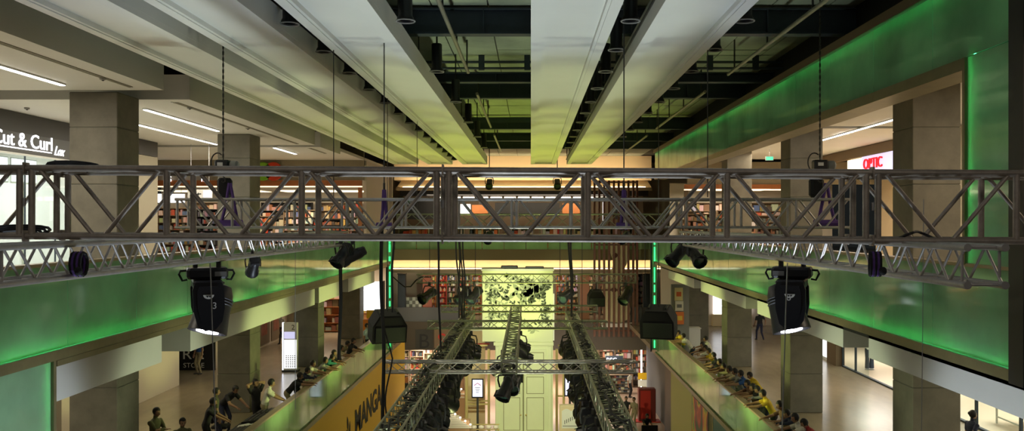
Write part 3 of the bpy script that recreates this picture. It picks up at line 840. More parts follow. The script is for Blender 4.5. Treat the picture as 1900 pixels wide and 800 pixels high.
# slings and straps (purple), hoists and chains
def chain(label, x, d, z0, z1):
    mb = MB()
    n = int((z1 - z0) / .055)
    for k in range(n):
        z = z0 + (k + .5) * (z1 - z0) / n
        sx, sy = (.034, .012) if k % 2 else (.012, .034)
        mb.cbox((0, 0, z - z0), (sx, sy, .07), ch=.004)
    o = link('hoist_chain', mb.mesh('hoist_chain'), M['chain'], None, (x, d, z0))
    tag(o, label, 'chain', 'hoist chains')
def hoist(label, x, d, z, s=1.0):
    t = thing('chain_hoist', label, 'hoist', (x, d, z), group='black chain hoists')
    part('motor_body', MB().cbox((0, 0, .04), (.26, .22, .2), ch=.03), M['black'], t)
    part('motor_end', MB().lathe([(.07, 0), (.09, .03), (.09, .12), (.06, .15)], (.13, 0, .04), (1, 0, 0), 12), M['grey'], t, smooth=True)
    part('number_plate', MB().cbox((-.02, -.112, .06), (.1, .004, .06)), M['whiteprint'], t)
    part('cable_loop', MB().path([(-.1 + .12 * math.cos(a), 0, .1 + .17 * math.sin(a)) for a in [math.pi * (.3 + k / 10) for k in range(11)]], .012), M['rubber'], t)
    part('chain_bag', MB().cbox((-.02, .14, -.36), (.25, .2, .36), ch=.05), M['blackm'], t)
    part('hook', MB().path([(.0, 0, -.08), (0, 0, -.16), (.04, 0, -.2), (.04, 0, -.25), (0, 0, -.27), (-.03, 0, -.24)], .014), M['chain'], t)
    return t
def sling(label, x, d, ztop, zb, w, m=None, cat='sling'):
    t = thing('rigging_sling', label, cat, (x, d, zb), group='purple rigging slings')
    for s in (-1, 1):
        part('sling_leg', MB().path([(s * .01, 0, ztop - zb), (s * w * .55, .02, (ztop - zb) * .5), (s * w, 0, .12), (s * w, .05, 0)], .03, 6), m or M['purple'], t)
    part('wrap', MB().tube((-w - .09, 0, .06), (w + .09, 0, .06), .06, n=8), m or M['purple'], t)
for x, l in ((-5.62, 'left'), (5.28, 'right')):
    hoist('black chain hoist above the second truss on the ' + l, x, 15.75, E + 1.02)
    chain('dark hoist chain rising to the roof on the ' + l, x, 15.75, E + 1.16, E + 4.3)
    sling('dark purple sling legs under the %s chain hoist' % l, x + .12, 15.75, E + .74, E - .05, .14)
for x, l in ((-2.68, 'left of centre'), (1.70, 'right of centre')):
    sling('purple sling tied around the second truss ' + l, x, 15.75, E + .62, E - .1, .05)
    rod_o = tag(link('rigging_wire', MB().tube((0, 0, 0), (0, 0, 3.9), .012, n=6).mesh('rigging_wire'), M['dark'], None, (x, 15.75, E + .62)), 'thin dark wire from the roof to the sling ' + l, 'wire', 'rigging wires')
    part('end_ferrule', MB().tube((0, 0, 0), (0, 0, .12), .022, n=6), M['chain'], rod_o)
# straps binding near truss to the lattice trusses
for x, l in ((2.55, 'right'), (-3.35, 'left')):
    t = thing('truss_strap', 'dark purple strap binding big truss to the %s lattice truss' % l, 'strap', (x, 6.5, E - .3))
    for k in range(5):
        dx = (k - 2) * .022
        part('strap_loop', MB().path([(dx + .012 * math.cos(a), .12 * math.cos(a) * .4 - .14, -.0 + .105 * math.sin(a)) for a in [2 * math.pi * j / 12 for j in range(13)]], .016, 5), M['purple'] if k % 2 else M['blackm'], t)
    t.scale = (.8, .8, .8)
    part('knot', MB().ball((.04, -.22, -.06), .035, .035, .04), M['blackm'], t)
# black cable bundles resting on the near truss
for i, (px, py, n) in enumerate(((130, 318, 3), (30, 440, 4), (1700, 442, 1))):
    c = at(px, py, 6.5)
    t = thing('cable_bundle', ['coiled black cable lying over the big truss at upper left', 'tangled black cable on the bottom chord at far left', 'black cable tie bundle on bottom chord at right', 'thin black cable along the bottom chord near centre'][i], 'cable', c)
    for k in range(n):
        r = .16 + .03 * k
        part('cable', MB().path([(r * math.cos(a) * (.8 if i < 3 else 1.3), .1 * math.sin(2 * a) + .02 * k, .05 * math.sin(a) + .012 * k) for a in [math.pi * j / 9 for j in range(10)]], .011, 5), M['rubber'], t)

# ------------------------------------------------------------------ moving-head lamps
def moving_head(label, loc, rz, mirror, number):
    t = thing('moving_head_lamp', label, 'stage light', loc, rz, 'large moving head lamps')
    s = -1 if mirror else 1
    part('base_box', MB().cbox((0, 0, -.07), (.42, .34, .12), ch=.025), M['black'], t)
    for k in (-1, 1):
        part('carry_handle', MB().path([(k * .19, 0, -.04), (k * .27, 0, -.045), (k * .285, 0, -.08), (k * .25, 0, -.15), (k * .2, 0, -.14)], .013), M['black'], t, smooth=True)
        part('clamp', MB().cbox((k * .12, 0, .03), (.05, .07, .1), ch=.01), M['dark'], t)
    part('swivel', MB().lathe([(.11, 0), (.12, -.04), (.09, -.07)], (0, 0, -.13), (0, 0, 1), 16), M['dark'], t, smooth=True)
    arm = [(-.135, 0), (.135, 0), (.16, -.08), (.165, -.28), (.14, -.42), (.08, -.50), (-.03, -.52), (-.11, -.46), (-.15, -.3), (-.16, -.08)]
    for k in (-1, 1):
        y = k * .235
        part('yoke_arm', MB().prism(arm, (0, y - .035, -.16), (1, 0, 0), (0, 0, 1), (0, .07, 0)), M['black'], t)
        part('arm_cover', MB().prism([(p[0] * .72, p[1] * .8 - .04) for p in arm], (0, y + k * .035 - (.0 if k > 0 else .02), -.16), (1, 0, 0), (0, 0, 1), (0, .02, 0)), M['black'], t)
    part('yoke_bridge', MB().cbox((0, 0, -.19), (.3, .5, .10), ch=.02), M['black'], t)
    # emblem and number on the arm facing the camera
    em = [(.055 * math.cos(a), .045 * math.sin(a)) for a in [math.pi + math.pi * k / 10 for k in range(11)]]
    part('wing_emblem', MB().prism(em, (.0, -.293, -.29), (1, 0, 0), (0, 0, 1), (0, .003, 0)), M['whiteprint'], t)
    part('emblem_mark', MB().prism([(-.03, -.008), (-.01, -.03), (0.0, -.012), (.012, -.03), (.03, -.008)], (0, -.295, -.29), (1, 0, 0), (0, 0, 1), (0, .002, 0)), M['ink'], t)
    o = link('number', text_mesh(number, .1, .002), M['whiteprint'], t, (.035 if not mirror else -.035, -.293, -.36 if mirror else -.44), (math.pi / 2, 0, 0))
    o.rotation_euler = (math.pi / 2, math.pi / 2 * (1 if not mirror else -1) if False else 0, 0)
    # tilted head between the arms
    ax = Vector((-s * .26, -.22, -1)).normalized()
    o = Vector((s * .07, 0, -.44))
    hd = part('head', MB().lathe([(.08, -.25), (.14, -.23), (.175, -.14), (.185, 0), (.19, .12), (.205, .24), (.21, .29), (.195, .292), (.19, .25)], o, ax, 20), M['black'], t, smooth=True)
    part('cooling_fins', MB().lathe([(.18, -.10), (.193, -.09), (.18, -.08), (.193, -.06), (.18, -.05), (.193, -.03), (.18, -.02)], o, ax, 20), M['dark'], hd)
    part('lens', MB().lathe([(.02, .300), (.08, .298), (.118, .290), (.118, .262)], o, ax, 20), M['lens'], hd)
    part('rear_vent', MB().cbox(o - ax * .27, (.1, .1, .02), ch=.005), M['grey'], hd)
    part('display_panel', MB().cbox((s * .13, -.176, -.075), (.12, .006, .05)), M['grey'], t)
    lp = o + ax * .34
    c, sn = math.cos(rz), math.sin(rz)
    wp = Vector(loc) + Vector((c * lp.x - sn * lp.y, sn * lp.x + c * lp.y, lp.z))
    wa = Vector((c * ax.x - sn * ax.y, sn * ax.x + c * ax.y, ax.z))
    lamp('SPOT', 'moving_head_beam', wp, 60, COOL, wp + wa, 60, radius=.1)
moving_head('black moving head lamp marked 3 with lit lens, hung at left', (-3.55, 9.45, E - .47), math.radians(24), False, '3')
moving_head('black moving head lamp marked 8 with lit lens, hung at right', (2.90, 9.57, E - .47), math.radians(-22), True, '8')

# ------------------------------------------------------------------ small stage fixtures
def fixture():
    """black spot: can with fins and hood, yoke, hook clamp; hangs from z = 0, beam towards +y"""
    t = thing('stage_fixture', '', 'stage light')
    ax = Vector((0, 1, -.55)).normalized(); o = Vector((0, 0, -.36))
    b = part('can', MB().lathe([(.06, -.28), (.11, -.25), (.13, -.18), (.13, .1), (.16, .16), (.165, .27), (.15, .272), (.14, .2)], o, ax, 12), M['black'], t, smooth=True)
    part('lens', MB().lathe([(.03, .205), (.13, .2), (.13, .19)], o, ax, 12), mat('lens_glass', (0.03, 0.06, 0.05), 0.08, spec=0.9), b)
    part('rear_box', MB().cbox(o - ax * .22, (.24, .2, .2), Matrix.Rotation(-.5, 3, 'X'), ch=.03), M['black'], b)
    part('yoke', MB().path([(-.17, 0, -.36), (-.18, 0, -.2), (-.15, 0, -.1), (0, 0, -.07), (.15, 0, -.1), (.18, 0, -.2), (.17, 0, -.36)], .018, 6), M['dark'], t)
    part('hook_clamp', MB().cbox((0, 0, -.02), (.06, .09, .12), ch=.012), M['dark'], t)
    part('barn_door', MB().cbox(o + ax * .3 + Vector((0, 0, .14)), (.26, .16, .008), Matrix.Rotation(-.5, 3, 'X')), M['blackm'], t)
    return t
FRN = random.Random(3)
fx = fixture(); index_kids(fx); fused = [False]
def put_fix(loc, rz, label, grp, sc=1.0):
    o = fx if not fused[0] else copy_tree(fx)
    fused[0] = True
    o.location = loc; o.rotation_euler = (FRN.uniform(-.3, .25), FRN.uniform(-.12, .12), rz); o.scale = (sc, sc, sc)
    return tag(o, label, 'stage light', grp)
ords = ['nearest', 'second', 'third', 'fourth', 'fifth', 'sixth', 'seventh', 'eighth', 'ninth', 'tenth', 'eleventh', 'twelfth', 'thirteenth', 'fourteenth', 'fifteenth', 'sixteenth', 'seventeenth', 'eighteenth', 'nineteenth', 'twentieth', 'twenty-first', 'twenty-second', 'twenty-third', 'twenty-fourth', 'twenty-fifth', 'twenty-sixth', 'twenty-seventh', 'twenty-eighth']
k = 0
y = 13.6
while y < 31:
    sc = 1.28 + .2 * ((k * 37) % 5) / 5
    put_fix((-2.14, y, ZR - .57), math.radians(-10 + (k * 53) % 50 - 30), '%s black fixture from the camera on the inner side of the left rig truss' % ords[k], 'fixtures on the left rig truss', sc)
    put_fix((1.31, y + .2, ZR - .57), math.radians(15 - (k * 41) % 50 + 20), '%s black fixture from the camera on the inner side of the right rig truss' % ords[k], 'fixtures on the right rig truss', sc)
    y += .82; k += 1
k = 0
for y in (19.2, 20.9, 22.3, 23.8, 25.4, 27.0, 28.9):
    put_fix((-2.66, y, ZR - .57), math.radians(40), '%s black fixture from the camera on the outer side of the left rig truss' % ords[k], 'fixtures on the left rig truss', 1.15)
    put_fix((1.82, y + .3, ZR - .57), math.radians(-40), '%s black fixture from the camera on the outer side of the right rig truss' % ords[k], 'fixtures on the right rig truss', 1.15)
    k += 1
for i, (x, y, z, rz, l) in enumerate(((-.62, 19.6, -.05, 2.6, 'under the near end of the centre rig truss'), (-.28, 23.5, .1, -.6, 'on the right side of the centre rig truss'), (-.30, 25.5, .1, -.5, 'further along the right side of the centre rig truss'),
                                     (-.72, 22.0, .05, .8, 'on the left side of the centre rig truss'), (-.4, 20.4, -.05, 2.9, 'just behind the near end of the centre rig truss'))):
    put_fix((x, y, ZR + z), rz, 'black fixture ' + l, 'fixtures on the centre rig truss', 1.1)
# fixtures under the second box truss and lattice ends
for px, py, d, rz, l in ((632, 446, 15.3, 2.7, 'aimed at the camera under the left end of the second truss'), (655, 446, 15.6, 2.0, 'beside the lamp under the left end of the second truss'), (1254, 444, 15.6, 2.2, 'under the right end of the second truss'),
                         (1292, 446, 15.3, 3.4, 'aimed left under the right lattice truss'), (468, 468, 10.9, .5, 'small, under the left lattice truss'), (906, 424, 26.8, 3.0, 'on the third truss near the centre'), (1158, 424, 26.8, 2.5, 'on the third truss right of centre')):
    put_fix(at(px, py, d), rz, 'black spot lamp ' + l, 'spot lamps under the trusses', .52 if d < 12 else .8)
for px, py, d, l in ((797, 534, 39.8, 'left'), (858, 534, 39.8, 'left of the floral set box'), (880, 534, 39.8, 'close left of the floral set box'), (1053, 534, 39.8, 'right of the floral set box'), (1160, 534, 39.8, 'right')):
    put_fix(at(px, py - 8, d), 2.6, 'dark lamp on far truss, ' + l, 'lamps on the far trusses', 1.6)
for px, l in ((515, 'left'), (908, 'centre left'), (1034, 'centre right')):
    pass
for i, px in enumerate((908, 1034)):
    p = at(px, 326, 46.2)
    o_ = put_fix(p, math.pi, 'small black lamp hanging under the far cove ' + ('left of centre' if i == 0 else 'right of centre'), 'lamps under the cove', 1.25)
    o_.rotation_euler = (0, 0, math.pi)
    part('drop_pole', MB().tube((0, 0, .03), (0, 0, (E + 4.0 - p.z) / 1.25), .02, n=6), M['dark'], o_)

# loudspeakers
def speaker(label, loc, rz, w, h, dp, tilt=.22):
    t = thing('loudspeaker', label, 'loudspeaker', loc, rz, 'hanging black loudspeakers')
    o = [(-w / 2, -h / 2), (w / 2, -h / 2), (w * .5, h * .12), (w * .32, h / 2), (-w * .32, h / 2), (-w * .5, h * .12)]
    mx = Matrix.Rotation(tilt, 4, 'X')
    def tr(mb):
        mb.v = [tuple(mx @ Vector(v)) for v in mb.v]; return mb
    part('cabinet', tr(MB().prism(o, (0, -dp / 2, 0), (1, 0, 0), (0, 0, 1), (0, dp, 0))), M['blackm'], t)
    part('grille', tr(MB().cbox((.02 * w, -dp / 2 - .012, -h * .18), (w * .86, .02, h * .52), ch=.008)), mat('speaker_grille', (0.035, 0.045, 0.03), 0.7), t)
    part('top_grille', tr(MB().prism([(-w * .44, h * .14), (w * .44, h * .14), (w * .29, h * .44), (-w * .29, h * .44)], (0, -dp / 2 - .008, 0), (1, 0, 0), (0, 0, 1), (0, .01, 0))), M['blackm'], t)
    for s in (-1, 1): part('rigging_plate', tr(MB().cbox((s * w * .25, 0, h / 2 + .02), (.05, .3, .05))), M['dark'], t)
    return t
speaker('large black loudspeaker hanging in front of the left gallery end', at(719, 605, 22), math.radians(22), .88, .72, .6)
speaker('large black loudspeaker hanging in front of the right gallery end', at(1222, 597, 22), math.radians(-18), .86, .74, .6)
sp3 = speaker('small black loudspeaker beside the timber slats', at(1106, 553, 39.8), math.radians(5), .76, .70, .5)
part('hanging_bar', MB().tube((0, 0, .3), (0, .0, at(1106, 524, 39.8).z - at(1106, 553, 39.8).z), .03, n=6), M['dark'], sp3)

# hanging cables: bundles and single wires
def cable(label, pts, r, m, name='hanging_cable', grp='black hanging cables'):
    o = link(name, MB().path([Vector(p) - Vector(pts[-1]) for p in pts], r).mesh(name), m, None, pts[-1])
    return tag(o, label, 'cable', grp)
def drop(label, px0, py0, px1, py1, d, r, m=None, wob=0.0, name='hanging_cable', grp='black hanging cables'):
    pts = []
    n = 12
    for k in range(n + 1):
        f = k / n
        p = at(px0 + (px1 - px0) * f, py0 + (py1 - py0) * f, d)
        p.x += wob * math.sin(5 * f + px0) * (1 - abs(2 * f - 1)); p.y += .5 * wob * math.cos(4 * f)
        pts.append(p)
    return cable(label, pts, r, m or M['rubber'], name, grp)
drop('thick black cable left of the left loudspeaker', 633, 430, 629, 668, 15.9, .035, wob=.02)
drop('thick black cable bundle passing the left loudspeaker', 708, 424, 710, 795, 15.8, .036, wob=.05)
drop('thin black cable hanging beside the left loudspeaker bundle', 709, 560, 718, 770, 15.8, .016, wob=.15)
drop('black cable at the left corner fin', 731, 424, 728, 580, 15.8, .02, wob=.02)
drop('long black cable down to the left rig truss', 812, 424, 818, 645, 15.8, .02, wob=.02)
for k, (a, b) in enumerate(((846, 852), (849, 857), (853, 858), (859, 861))):
    drop('%s black cable from the left in the bundle beside the floral box' % ('first', 'second', 'third', 'fourth')[k], a, 424, b, 590, 26.85 + .1 * k, .025, wob=.06)
drop('black cable pair right of the floral box, left strand', 1054, 424, 1061, 588, 26.9, .03, wob=.03)
drop('black cable pair right of the floral box, right strand', 1060, 422, 1060, 588, 26.8, .03, wob=.05)
for k, (px, y0, y1, d) in enumerate(((619, 0, 366, 15.9), (719, 0, 578, 22), (774, 0, 400, 27), (797, 422, 500, 26.8), (882, 422, 520, 26.8), (1039, 422, 560, 26.8), (1080, 422, 640, 26.8), (1197, 422, 560, 26.8), (1313, 0, 366, 15.9), (1222, 0, 572, 22))):
    if y0 == 0:
        xx = (px - VX) * d / F
        y0 = VY - (3.2 if any(b0 < xx < b0 + 1.335 for b0 in (-7.4, -5.55, -3.68, 0, 1.93)) else 4.6) * F / d
    drop('%s thin dark suspension wire from the left' % ('first', 'second', 'third', 'fourth', 'fifth', 'sixth', 'seventh', 'eighth', 'ninth', 'tenth')[k], px, y0, px, y1, d, .010, M['dark'], name='suspension_wire', grp='thin suspension wires')
cabs = [('slack black cable between the far left post and the far truss', [(727, 512), (738, 522), (750, 532), (762, 532), (772, 520), (782, 514), (800, 514)], 40)]
for l, pp, d in cabs: cable(l, [at(x, y, d) for x, y in pp], .03, M['rubber'])
# bright steel safety wires in front
drop('bright steel wire below the left moving head lamp', 390, 488, 400, 800, 8.2, .006, M['wire'], name='steel_wire', grp='bright steel wires')
drop('bright steel wire below the right moving head lamp', 1461, 488, 1451, 800, 8.2, .006, M['wire'], name='steel_wire', grp='bright steel wires')
drop('thin steel wire crossing the right glass band', 1714, 370, 1710, 800, 9.0, .004, M['grey'], name='steel_wire', grp='bright steel wires')
drop('thin steel wire crossing the left bulkhead', 548, 452, 548, 760, 12.9, .005, M['grey'], name='steel_wire', grp='bright steel wires')

# cable runs lying inside the lengthwise rig trusses
for k, (x, l) in enumerate(((-2.38, 'left'), (1.55, 'right'))):
    t = thing('cable_run', 'black cable run lying along the %s lengthwise rig truss' % l, 'cable', (x, 12, ZR - .2))
    for j in range(4):
        q = random.Random(20 + j + 7 * k)
        part('cable', MB().path([(q.uniform(-.13, .13), .55 * i, q.uniform(-.02, .16)) for i in range(39)], .024, 5), M['rubber'], t)
    for j in range(5):
        q = random.Random(60 + j + 9 * k)
        y = 1.2 + 4.0 * j + q.uniform(-1.0, 1.0)
        part('coil', MB().path([(.10 * math.cos(a_) + q.uniform(-.05, .05), y + .5 * math.sin(a_ * .37), .08 + .07 * math.sin(a_) + q.uniform(-.03, .03)) for a_ in [i * .6 for i in range(30)]], .016, 5), M['rubber'], t)

# ================================================================== SHOPS AND FAR END
PAL_BOOK = [(0.7, 0.12, 0.06), (0.75, 0.6, 0.45), (0.15, 0.12, 0.1), (0.8, 0.75, 0.7), (0.5, 0.25, 0.12), (0.12, 0.2, 0.35), (0.7, 0.4, 0.3), (0.85, 0.8, 0.6)]
PAL_DARK = [(0.04, 0.04, 0.05), (0.3, 0.1, 0.06), (0.5, 0.45, 0.4), (0.1, 0.12, 0.16), (0.25, 0.22, 0.2)]
PAL_SHOE = [(0.8, 0.78, 0.72), (0.6, 0.35, 0.2), (0.3, 0.15, 0.1), (0.85, 0.65, 0.5), (0.9, 0.85, 0.8)]
PAL_HOT = [(0.75, 0.2, 0.05), (0.8, 0.1, 0.06), (0.85, 0.55, 0.2), (0.7, 0.6, 0.55), (0.1, 0.12, 0.2), (0.8, 0.75, 0.7)]
def shelf_unit(label, loc, rz, w, h, dp, rows, cols, pal, m=None, name='display_shelf', grp=None):
    t = thing(name, label, 'shelf', loc, rz, grp)
    m = m or M['brown']
    part('back', MB().box(-w / 2, w / 2, dp - .03, dp, 0, h), m, t)
    for s in (-1, 1): part('side', MB().box(s * w / 2 - .02, s * w / 2 + .02, 0, dp - .031, 0, h), m, t)
    g = MB()
    for r in range(rows + 1):
        z = .08 + (h - .12) * r / rows
        part('shelf', MB().box(-w / 2 + .021, w / 2 - .021, 0, dp - .031, z - .015, z + .015), m, t)
        if r == rows: break
        gap = (h - .12) / rows
        x = -w / 2 + .05
        while x < w / 2 - .08:
            bw = RND.uniform(.5, 1.3) * w / cols
            bw = min(bw, w / 2 - .04 - x)
            if RND.random() < .88:
                g.box(x, x + bw * .92, RND.uniform(.02, .12), dp - .05, z + .016, z + gap * RND.uniform(.45, .9), tuple(v * RND.uniform(.45, .8) for v in RND.choice(pal)))
            x += bw
    part('goods', g, M['goods'], t, kind='stuff')
    return t
def ceil_panel(label, x, y, z, sx, sy, m=None, grp='shop ceiling lights', power=0, col=NEUT):
    t = thing('ceiling_light', label, 'light', (x, y, z), group=grp)
    part('tray', MB().box(-sx / 2 - .03, sx / 2 + .03, -sy / 2 - .03, sy / 2 + .03, 0.005, .05), M['white'], t)
    part('diffuser', MB().box(-sx / 2, sx / 2, -sy / 2, sy / 2, -.02, 0.0), m or M['panel'], t)
    if power: lamp('AREA', 'shop_light', (x, y, z - .05), power, col, (x, y, z - 3), sx, sy)

# ---- salon, upper left
sal = thing('salon_sign', 'lit white Cut and Curl salon sign on grey band, upper left', 'sign', (-XW, 24.5, E + 1.9))
part('upper_band', MB().box(-XW - .15, -XW, 16, 32.7, E + 2.52, E + 3.07), M['signdark'], sal, True)
part('sign_panel', MB().box(-XW - .12, -XW + .05, 16, 27.2, E + 1.95, E + 2.51), M['signgrey'], sal, True)
part('bottom_trim', MB().box(-XW - .12, -XW + .06, 16, 27.2, E + 1.90, E + 1.945), M['white'], sal, True)
part('underline', MB().box(-XW + .051, -XW + .07, 20, 25.35, E + 2.06, E + 2.09), M['letter'], sal, True)
lettering('Cut & Curl', .56, M['letter'], sal, (.06, -1.95, .235), math.pi / 2, .012, xs=1.13)
lettering('Lox', .40, M['letter'], sal, (.06, .98, .13), math.pi / 2, .012, shear=.5, xs=.85)
struct('wall_salon_back', MB().box(-18.6, -18.5, 15, 27.5, L3, E + 3.05), M['white'], 'white back wall of the salon')
struct('wall_salon_side', MB().box(-18.5, -XW - .01, 27.21, 27.4, L3, E + 2.5), M['white'], 'white side wall of the salon')
struct('ceiling_salon', MB().box(-18.5, -XW - .16, 15, 27.2, E + 2.4, E + 2.5), M['white'], 'white ceiling of the salon')
ceil_panel('bright panel on the salon ceiling', -16.3, 23.5, E + 2.3, 1.2, 5, power=260, col=(0.97, 0.98, 1.0))
for k in range(2):
    t = thing('lit_poster', ['left blank lit poster panel in the salon window', 'right blank lit poster panel in the salon window'][k], 'poster', (-XW - .5, 23.0 + 1.4 * k, E + 1.2))
    part('frame', MB().box(-XW - .6, -XW - .55, 22.95 + 1.4 * k, 24.25 + 1.4 * k, E + 1.15, E + 1.88), M['white'], t, True); part('lit_face', MB().box(-XW - .549, -XW - .53, 23.0 + 1.4 * k, 24.2 + 1.4 * k, E + 1.2, E + 1.85), M['panel'], t, True); part('stand', MB().box(-XW - .6, -XW - .55, 23.5 + 1.4 * k, 23.6 + 1.4 * k, L3, E + 1.149), M['white'], t, True)
w = struct('window_1', MB().box(-XW - .02, -XW, 18, 27.2, L3 + .02, L3 + .1), M['dark'], 'glazed front of the salon')
for k in range(6):
    y = 18 + 1.533 * k
    part('pane', MB().box(-XW - .012, -XW - .004, y + .02, y + 1.513, L3 + .1, E + 1.89), M['clear'], w)
    part('mullion', MB().box(-XW - .03, -XW + .01, y - .015, y + .015, L3 + .1, E + 1.89), M['steel'], w)
t = thing('wall_screen', 'small black screen in the salon window', 'screen', (-XW - .4, 22.6, E + .4))
part('panel', MB().cbox((0, 0, 0), (.08, .55, .75), ch=.01), M['black'], t); part('bracket', MB().cbox((-.12, 0, 0), (.16, .08, .08)), M['dark'], t)
for k, (y, z) in enumerate(((24.3, 1.35), (25.4, 1.2))):
    pass
struct('wall_upper_left', MB().box(-XW - .1, -XW, 27.41, 32.7, L3, E + 2.5), M['tan'], 'tan wall on upper left gallery past the salon')

# ---- bookshop closing the upper left gallery
struct('wall_book_left', MB().box(-24, -9.3, 48, 48.2, E + 2.42, E + 4.6), M['tan'], 'tan wall above the bookshop front')
bo = thing('bookshop_front', 'orange timber fascia band of the far left bookshop', 'shopfront', (-16, 48, E + 2.1))
part('band', MB().box(-24, -9.4, 47.85, 48.1, E + 2.1, E + 2.4), M['orange'], bo, True)
part('light_slot', MB().box(-24, -9.4, 47.95, 48.1, E + 2.03, E + 2.09), M['warmp'], bo, True)
part('end_post', MB().box(-9.6, -9.4, 47.9, 48.1, L3, E + 2.02), M['orange'], bo, True)
for s, px in (('KS', 303), ('N', 331), ('S', 353), ('n', 373)):
    lettering(s, .42, M['letter'], bo, at(px, 337, 47.8) - Vector((-16, 48, E + 2.1)), 0, .01)
for k, (px, m) in enumerate(((487, 'green'), (507, 'redd'))):
    t = thing('logo_disc', ['green disc of the logo on tan wall beyond the second left column', 'red disc of the logo on tan wall beyond the second left column'][k], 'sign', at(px, 318, 47.7))
    part('disc', MB().lathe([(.50, 0), (.52, .05), (.50, .1)], (0, 0, 0), (0, 1, 0), 24), M[m], t); part('mount', MB().cbox((0, .16, 0), (.1, .12, .1)), M['dark'], t)
struct('wall_book_back', MB().box(-24, -9, 56, 56.2, L3, E + 3.5), M['soffit'], 'back wall of the bookshop')
struct('wall_book_right', MB().box(-9.35, -9.2, 48.25, 56, L3, E + 3.5), M['soffit'], 'right side wall of the bookshop')
ceil_panel('warm ceiling light of the bookshop, left', -19, 52, E + 1.95, 6, 2.4, M['warmp'], power=190, col=WARM)
ceil_panel('warm ceiling light of the bookshop, right', -12.5, 52, E + 1.95, 5, 2.4, M['warmp'], power=190, col=WARM)
lamp('AREA', 'shop_light', (-16, 49.0, E + 1.9), 160, WARM, (-16, 51, E - 1), 10, .5)
for k, (x, y, w_, h, pal) in enumerate(((-21.2, 51.5, 2.2, 2.7, PAL_BOOK), (-18.6, 50.2, 1.7, 2.6, PAL_DARK), (-16.4, 51.8, 1.8, 2.2, PAL_HOT), (-14.2, 53, 2.0, 2.6, PAL_BOOK), (-12.0, 50.6, 1.6, 2.0, PAL_BOOK), (-10.4, 53, 1.6, 2.6, PAL_DARK), (-20.0, 54.6, 3.4, 3.1, PAL_SHOE), (-15.6, 55.0, 3.2, 3.1, PAL_BOOK), (-12.2, 55.2, 2.6, 3.1, PAL_HOT))):
    shelf_unit('%s bookshop shelf packed with goods, counted from entrance to back' % FIR[k], (x, y, L3), 0, w_, h, .4, 6, 12, pal, M['blackm'] if k % 3 == 1 else M['brown'], 'book_shelf', 'bookshop shelves')
for k, (px0, px1, py0, py1, l) in enumerate(((269, 300, 359, 377, 'left'), (302, 343, 359, 377, 'right'))):
    a, b = at(px0, py1, 47.9), at(px1, py0, 47.9)
    t = thing('lit_banner', 'bright white hanging banner in the bookshop entrance, ' + l, 'banner', (a + b) / 2)
    part('box', MB().box(a.x, b.x, 47.96, 48.04, a.z, b.z), M['white'], t, True); part('lit_face', MB().box(a.x + .03, b.x - .03, 47.94, 47.955, a.z + .03, b.z - .03), M['panel'], t, True)
    for s in (.2, .8): part('hanger', MB().tube((a.x + (b.x - a.x) * s, 48.0, b.z), (a.x + (b.x - a.x) * s, 48.0, E + 2.03), .01, n=5), M['dark'], t, True)
# wayfinding sign
p = at(371, 360, 33.4)
t = thing('wayfinding_sign', 'white hanging wayfinding sign reading 3 with an arrow', 'sign', p)
part('board', MB().cbox((0, 0, 0), (.95, .06, .34), ch=.01), M['whiteprint'], t)
lettering('3', .30, M['ink'], t, (-.4, -.034, -.1), 0, .002)
part('arrow', MB().prism([(-.1, 0), (-.03, .06), (-.03, .02), (.06, .02), (.06, -.02), (-.03, -.02), (-.03, -.06)], (.0, -.036, .0), (1, 0, 0), (0, 0, 1), (0, .004, 0)), M['ink'], t)
part('pictogram_panel', MB().box(.14, .46, -.036, -.031, -.13, .13), M['bluel'], t)
for x in (-.35, .35): part('hanger', MB().tube((x, 0, .17), (x, 0, EYE + 3.08 - p.z), .012, n=5), M['wire'], t)

# ---- upper right shops
struct('wall_upper_right_shops', MB().box(XW + .05, XW + .25, 16, 29.0, L3, E + 3.25), M['tan'], 'tan wall behind the upper right columns')
of = thing('optic_shop_sign', 'red lit OPTIC letters on a white halo panel, upper right gallery', 'sign', (XW, 35, E + 2.2))
part('brown_fascia', MB().box(XW, XW + .2, 29.1, 46, E + 2.86, E + 3.28), M['brown'], of, True)
part('halo_panel', MB().box(XW + .02, XW + .2, 33.3, 36.9, E + 2.15, E + 2.85), M['bluel'], of, True)
part('lit_sign', MB().box(XW + .02, XW + .2, 37.0, 38.6, E + 2.2, E + 2.82), M['warmp'], of, True)
lettering('OPTIC', .62, M['redl'], of, (-.02, 1.65, .10), -math.pi / 2, .03, xs=1.1)
struct('wall_optic_back', MB().box(18.4, 18.5, 29, 46, L3, E + 3.2), M['cream'], 'cream back wall of the optician shop')
struct('wall_optic_side', MB().box(XW + .3, 18.4, 29.0, 29.1, L3, E + 3.2), M['cream'], 'cream side wall of the optician shop')
ceil_panel('warm ceiling light of the optician shop', 16.3, 36, E + 2.1, 1.6, 9, M['warmp'], power=420, col=WARM)
for k, (x, y) in enumerate(((17.9, 33.5), (17.9, 37.0), (17.9, 40.5))):
    shelf_unit('%s optician display shelf along the back wall' % ORD[k], (x, y, L3), -math.pi / 2, 2.4, 2.4, .35, 6, 9, PAL_SHOE, M['cream'], 'glasses_shelf', 'optician shelves')
struct('wall_end_right', MB().box(8.4, 18.4, 46.2, 46.4, E + 2.1, E + 3.3), M['tan'], 'tan end wall above the shops, upper right gallery')
er = thing('shopfront_band', 'orange timber band across the end of the upper right gallery', 'shopfront', (11, 46, E + 1.8))
part('band', MB().box(8.2, XW - .05, 46.0, 46.15, E + 1.85, E + 2.09), M['orange'], er, True); part('light_slot', MB().box(8.2, XW - .05, 46.1, 46.2, E + 1.78, E + 1.84), M['warmp'], er, True); part('end_post', MB().box(8.2, 8.4, 46.0, 46.2, L3, E + 1.77), M['brown'], er, True)
